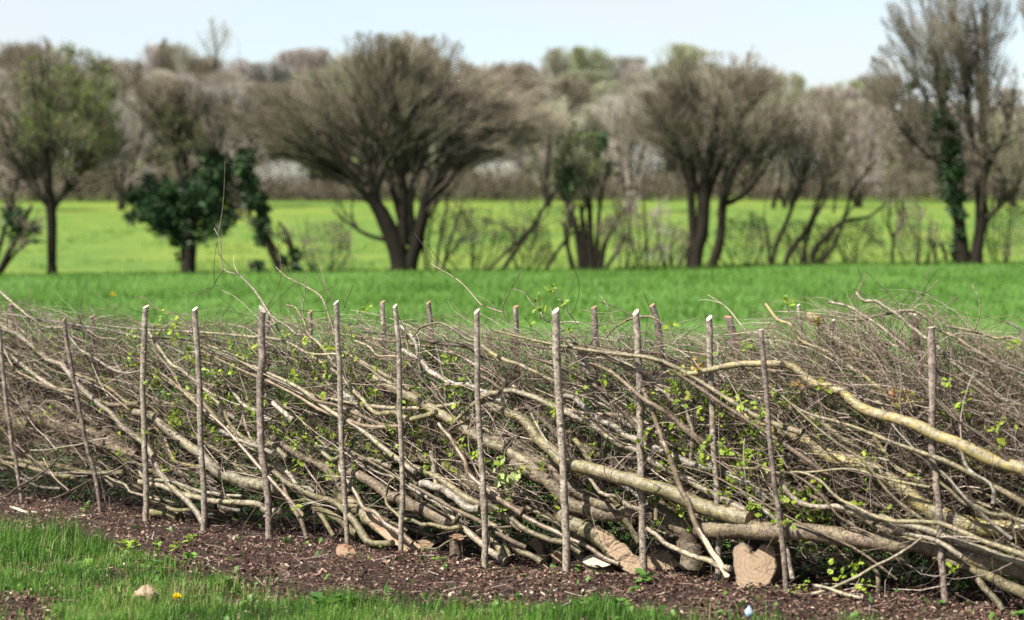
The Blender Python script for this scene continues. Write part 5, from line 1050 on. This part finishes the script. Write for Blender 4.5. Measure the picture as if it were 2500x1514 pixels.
o = add('margin_grass', mk_mesh('margin_grass', V, q, t, M['grass_field'], r)); o['kind'] = 'stuff'; o['label'] = 'rough grass margin at the feet of the tree row'; o['category'] = 'grass'
# litter: dead leaves, chips and bits
N = 104000
v_ = 1205 + 400*rng.random(N); u_ = -420 + 3400*rng.random(N)
x_, y_ = pix_ground(u_, v_); lim = Bx(x_) - .25
y_ = np.where(rng.random(N) < .25, np.minimum(y_ + rng.random(N)*1.0, lim), y_)
ok = (y_ < lim) & (rng.random(N) > grassmask(u_, v_, x_, y_)*.75); x_, y_, u_, v_ = x_[ok], y_[ok], u_[ok], v_[ok]; n = len(x_)
nr = norm(np.stack([rng.normal(size=n)*.8, rng.normal(size=n)*.8, np.ones(n)], -1)); d_ = unit(n); d_[:, 2] *= .5
CURL4 = np.array([[0, 0, 0], [.34, .5, .16], [0, 1, .02], [-.34, .5, .12]]); CURL4_T = np.array([[0, 1, 2], [0, 2, 3]])
CURL = np.array([[0, 0, 0], [.32, .3, .10], [.30, .7, .16], [0, 1, .02], [-.30, .7, .14], [-.32, .3, .12], [0, .5, -.06]]); CURL_T = np.array([[6, i, (i+1) % 6] for i in range(6)])
V, t, id_ = scatter_leaves(np.stack([x_, y_, tz(x_, y_) + .004 + .012*rng.random(n)], -1), .008 + .023*rng.random(n)**2.2, d_, nr, CURL4, CURL4_T)
o = add('leaf_litter', mk_mesh('leaf_litter', V, None, t, M['litter'], np.clip(rng.random(n) + .35*(vnoise(x_*8, y_*8, 61)-.5), 0, 1)[id_], smooth=False)); o['kind'] = 'stuff'; o['label'] = 'red-brown dead leaves and chips on the bare strip under the hedge'; o['category'] = 'litter'
N = 5200
v_ = 1215 + 320*rng.random(N); u_ = -420 + 3400*rng.random(N); x_, y_ = pix_ground(u_, v_); ok = rng.random(N) > grassmask(u_, v_, x_, y_); x_, y_ = x_[ok], y_[ok]; n = len(x_)
p0 = np.stack([x_, y_, tz(x_, y_) + .008], -1); a = rng.random(n)*6.28; L = .03 + .13*rng.random(n)**2
e = p0 + np.stack([np.cos(a)*L, np.sin(a)*L, .012*rng.normal(size=n) + .006], -1); e[:, 2] = np.maximum(e[:, 2], .004)
V, q, _, tid = tubes(bez(p0, (p0+e)/2 + rng.normal(size=(n, 3))*(L*.1)[:, None]*np.array([1, 1, .3]), e, 3), np.repeat((.0008 + .0016*rng.random(n))[:, None], 3, 1), 3)
o = add('fallen_twigs', mk_mesh('fallen_twigs', V, q, None, M['twig'], rng.random(n)[tid])); o['kind'] = 'stuff'; o['label'] = 'broken twigs lying on the litter'; o['category'] = 'twigs'
N = 1100                                     # saw chips and bark flakes near the stools
u_ = -100 + 2700*rng.random(N); v_ = np.interp(u_, SB_U, SB_V) + 50*rng.normal(size=N)*rng.random(N) + 15; x_, y_ = pix_ground(u_, v_); ok = vnoise(x_*2.2, y_*2.2, 71) > .45; x_, y_ = x_[ok], y_[ok]; n = len(x_)
d_ = unit(n); d_[:, 2] *= .3; V, t, id_ = scatter_leaves(np.stack([x_, y_, tz(x_, y_) + .010 + .008*rng.random(n)], -1), .008 + .022*rng.random(n)**2.5, d_, norm(np.stack([rng.normal(size=n)*.4, rng.normal(size=n)*.4, np.ones(n)], -1)), CURL4, CURL4_T)
o = add('saw_chips', mk_mesh('saw_chips', V, None, t, M['chips'], rng.random(n)[id_], smooth=False)); o['kind'] = 'stuff'; o['label'] = 'pale saw chips scattered along the hedge foot'; o['category'] = 'chips'
# low weeds in the verge: uncountable
N = 15000
v_ = 1290 + 290*rng.random(N); u_ = -420 + 3400*rng.random(N); x_, y_ = pix_ground(u_, v_)
pr = grassmask(u_, v_, x_, y_)*sm(.45, .65, vnoise(x_*4, y_*4, 33)) + .05; ok = rng.random(N) < pr; x_, y_ = x_[ok], y_[ok]; n = len(x_)
d_ = unit(n, .6); V, t, id_ = scatter_leaves(np.stack([x_, y_, tz(x_, y_) + .005 + .03*rng.random(n)], -1), .015 + .03*rng.random(n)**1.5, d_, unit(n, 1.2))
o = add('low_weeds', mk_mesh('low_weeds', V, None, t, M['weed'], rng.random(n)[id_])); o['kind'] = 'stuff'; o['label'] = 'low broad-leaved weeds mixed into the verge grass'; o['category'] = 'weeds'

# weeds one can pick out
def weed(tile, a, b, kind, n, size, label, upright=.5, stem_h=0.0):
    u, v = TILE[tile][0] + a/ZS, TILE[tile][1] + b/ZS; x, Y = pix_ground(u, v); base = np.array([x, Y, float(tz(x, Y))])
    root = thing('weed_plant', label, 'plant', tuple(base), 'leafy weeds on the verge')
    if stem_h:
        pts = bez(np.zeros((1, 3)), np.array([[.01, 0, stem_h*.5]]), np.array([[.0, -.01, stem_h]]), 5); vv, q, _, _ = tubes(pts, np.linspace(.0025, .0015, 5)[None], 5)
        add('stem', mk_mesh('stem', vv, q, None, M['weed'], np.full(len(vv), .3)), root)
    for j in range(n):
        an = j*2.4 + g.random(); z = stem_h*(.3 + .7*(j+1)/n) if stem_h else .004
        put_leaf(root, kind, np.array([0, 0, z]), np.array([math.cos(an), math.sin(an), upright + .3*g.normal()]), np.array([0, 0, 1.]) + g.normal(size=3)*.25, size*(.6 + .7*g.random()), g)
weed('E', 1000, 960, 'weed_lime', 12, .045, 'taller lime-green seedling at the grass edge between third and fourth stakes', .3, .09)
weed('E', 1080, 930, 'weed_lime', 9, .04, 'lime-green seedling right of the taller one by the grass edge', .3, .07)
weed('E', 1260, 930, 'weed_lime', 8, .035, 'small lime seedling in the litter below the third stake', .4, .05)
weed('E', 1420, 920, 'weed_lime', 9, .04, 'lime seedling on bare litter left of the fourth stake foot', .4, .05)
weed('E', 1530, 880, 'weed_lime', 7, .05, 'pointed lime seedling nearest the fourth stake foot', .6, .05)
weed('E', 1530, 1010, 'weed', 5, .06, 'pair of upright pointed green leaves below the lime seedlings', 1.2)
weed('E', 1050, 1360, 'weed', 6, .065, 'broad dock leaves left of the tan clod', 1.3)
weed('E', 1780, 1260, 'weed', 16, .058, 'dandelion leaf rosette right of the yellow flower', .6)
weed('E', 1600, 1330, 'weed', 9, .06, 'low leaf rosette beside the yellow flower', .4)
weed('E', 620, 1080, 'weed', 6, .07, 'bluish-green leaves in the long left grass', .6)
weed('E', 180, 1190, 'weed', 7, .06, 'low broad leaves in the left verge grass', .5)
weed('E', 330, 1170, 'weed', 6, .06, 'second clump of broad leaves in the left verge grass', .5)
weed('E', 1250, 1110, 'weed', 16, .04, 'dark creeping weed patch above the tan clod', .3, .03)
weed('E', 690, 680, 'weed', 10, .04, 'nettle seedling on the litter by the second stake foot', .3, .09)
weed('F', 640, 1420, 'weed', 16, .085, 'large blurred dock leaves at the bottom centre-left', .9)
weed('F', 780, 1420, 'weed', 14, .075, 'long pointed dock leaves right of the largest dock', .7)
weed('F', 330, 850, 'weed', 8, .04, 'small weed left of the sixth stake foot', .4, .03)
weed('F', 1040, 830, 'weed', 6, .04, 'ivy leaves under the bent stem foot', .3, .02)
weed('F', 1540, 1040, 'weed_lime', 6, .03, 'tiny lime seedling left of the eighth stake foot', .4, .02)
weed('G', 1100, 1065, 'weed', 12, .05, 'nettle shoot between the stump and the tenth stake', .3, .13)
weed('G', 1250, 1230, 'weed', 10, .055, 'bright green weed below the tenth stake foot', .4, .03)
weed('G', 1130, 1270, 'weed', 6, .045, 'greyish leaves left of the bright weed below the tenth stake', .4)
weed('G', 830, 1420, 'weed', 16, .06, 'leafy weed mound at the bottom centre', .4, .06)
weed('G', 1000, 1450, 'weed', 14, .06, 'second leafy mound right of the bottom centre one', .4, .05)
weed('G', 720, 1460, 'weed', 12, .06, 'leafy weed left of the bottom centre mound', .5, .05)
weed('G', 1860, 1480, 'weed', 8, .04, 'sparse weed left of the blue scrap', .4)
weed('H', 2290, 1480, 'weed', 9, .05, 'small weed at the bottom right corner', .5, .02)
weed('H', 530, 1230, 'weed', 9, .05, 'leafy shoot at the twelfth stake foot', .4, .05)
weed('H', 1660, 1420, 'weed', 8, .03, 'tiny weed at the thirteenth stake foot', .4, .02)
# dandelions
def dandelion(p, r, label, stalk):
    base = np.array(p, float); root = thing('dandelion', label, 'flower', tuple(base))
    pts = bez(np.zeros((1, 3)), np.array([[.005, 0, stalk*.6]]), np.array([[0, -.01, stalk]]), 5); v, q, _, _ = tubes(pts, np.full((1, 5), r*.09), 5)
    add('stalk', mk_mesh('stalk', v, q, None, M['weed'], np.full(len(v), .5)), root)
    n = 90; a = rng.random(n)*6.28; el = rng.random(n)**.7*1.35; d = np.stack([np.cos(a)*np.sin(el), np.sin(a)*np.sin(el), np.cos(el)*.8], -1)
    v, t, id_ = scatter_leaves(np.tile([0, -.01, stalk], (n, 1)), r*(.8 + .3*rng.random(n)), d, unit(n, .3), DIAM*np.array([.5, 1, 1]), DIAM_T)
    add('flower_head', mk_mesh('flower_head', v, None, t, M['yellow_petal'], rng.random(n)[id_]), root)
x, Y = pix_ground(1425/ZS, 1064 + 1385/ZS); dandelion((x, Y, 0), .026, 'yellow dandelion in the verge grass at lower left', .034)
pf = P(276, 731, 46.0); dandelion((pf[0], 46.0, float(tz(pf[0], 46))), .06, 'yellow dandelion far out in the meadow at left', max(.06, float(pf[2] - tz(pf[0], 46))))
# tan clod
x, Y = pix_ground(352, 1064 + 1345/ZS)
n1, n2 = 14, 24; th = np.linspace(.02, 1.9, n1)[:, None]; ph = np.arange(n2)[None]*2*math.pi/n2; gg = np.random.default_rng(3)
rr = .043*(1 + .10*np.sin(3*ph + th*2) + .08*np.sin(5*ph - 3*th)) * (1 + .05*gg.normal(size=(n1, n2)))
V = np.stack([rr*np.sin(th)*np.cos(ph)*1.1, rr*np.sin(th)*np.sin(ph), rr*np.cos(th)*.95 + .022], -1).reshape(-1, 3)
root = thing('clod', 'tan dry clod in the verge grass left of the dandelion', 'clod', (x, Y, 0)); add('lump', mk_mesh('lump', V, quads_of(n1, n2), None, M['clod']), root)
# blue scrap
x, Y = pix_ground(1830, 1509); V = np.array([[-.012, 0, 0], [.012, .004, 0], [.018, -.006, .02], [.004, .004, .048], [-.004, -.006, .042], [-.016, .004, .022], [0, -.012, .022]])
T_ = np.array([[6, i, (i+1) % 6] for i in range(6)]); root = thing('plastic_scrap', 'small pale blue scrap at the bottom edge', 'scrap', (x, Y, .0))
add('sheet', mk_mesh('sheet', np.concatenate([V, V + np.array([0, .012, 0])]), None, np.concatenate([T_, T_[:, ::-1] + 7]), M['scrap'], np.tile(np.linspace(0, 1, 7), 2)), root)
# pale split chips on the litter
def chip(spec, w, label, mat='cut_white'):
    p = tr(spec); x, Y = pix_ground(p[:, 0], p[:, 1]); W = np.stack([x, Y, np.full(len(p), .014)], -1); c = W.mean(0); c[2] = 0; root = thing('wood_chip', label, 'wood chip', tuple(c), 'pale chips on the litter')
    path = smooth_path(W, 8) - c; r = w/ZS*.5/F*Y.mean()*np.array([.5, .9, 1, 1, .95, .9, .8, .4]); v, q, t, _ = tubes(path[None], r[None], 6, True, .25); v[:, 2] = .004 + (v[:, 2] - .004)*.6; add('wood', mk_mesh('wood', v, q, t, M[mat], smooth=False), root)
chip('E 75,590 150,620 215,640', 38, 'white split chip on the litter at the far left'); chip('E 215,628 300,640', 26, 'second pale chip beside the white one at far left')
chip('G 330,1232 390,1280 445,1325', 20, 'thin pale sliver on the litter below the ninth stake'); chip('F 1040,1015 1100,1005 1130,1025', 26, 'cream chip on the litter below the seventh stake')
chip('G 1190,1290 1240,1250 1290,1235', 36, 'grey-white chip beside the bright weed', 'cut'); chip('F 1770,1030 1820,1020', 34, 'pale chip at the foot of the dark stool')
chip('E 280,720 340,710', 26, 'grey chip at the edge of the left grass', 'cut_old'); chip('E 1960,725 2122,715', 30, 'dark bark slab on the litter right of the fourth stake', 'cut_old')
# alike things next to each other are told apart by their order
from collections import defaultdict
bylab = defaultdict(list)
for o in bpy.data.objects:
    if o.parent is None and 'label' in o and o.get('kind') is None: bylab[o['label']].append(o)
for lab, os_ in bylab.items():
    if len(os_) > 1 and len(lab.split()) < 14:
        os_.sort(key=lambda o: o.location.x/max(1, o.location.y))
        for i, o in enumerate(os_):
            o['label'] = lab.replace('right-hand ', '') + (', leftmost' if i == 0 else ', rightmost' if i == len(os_)-1 else f', {ORD[min(i, 12)]} from left')
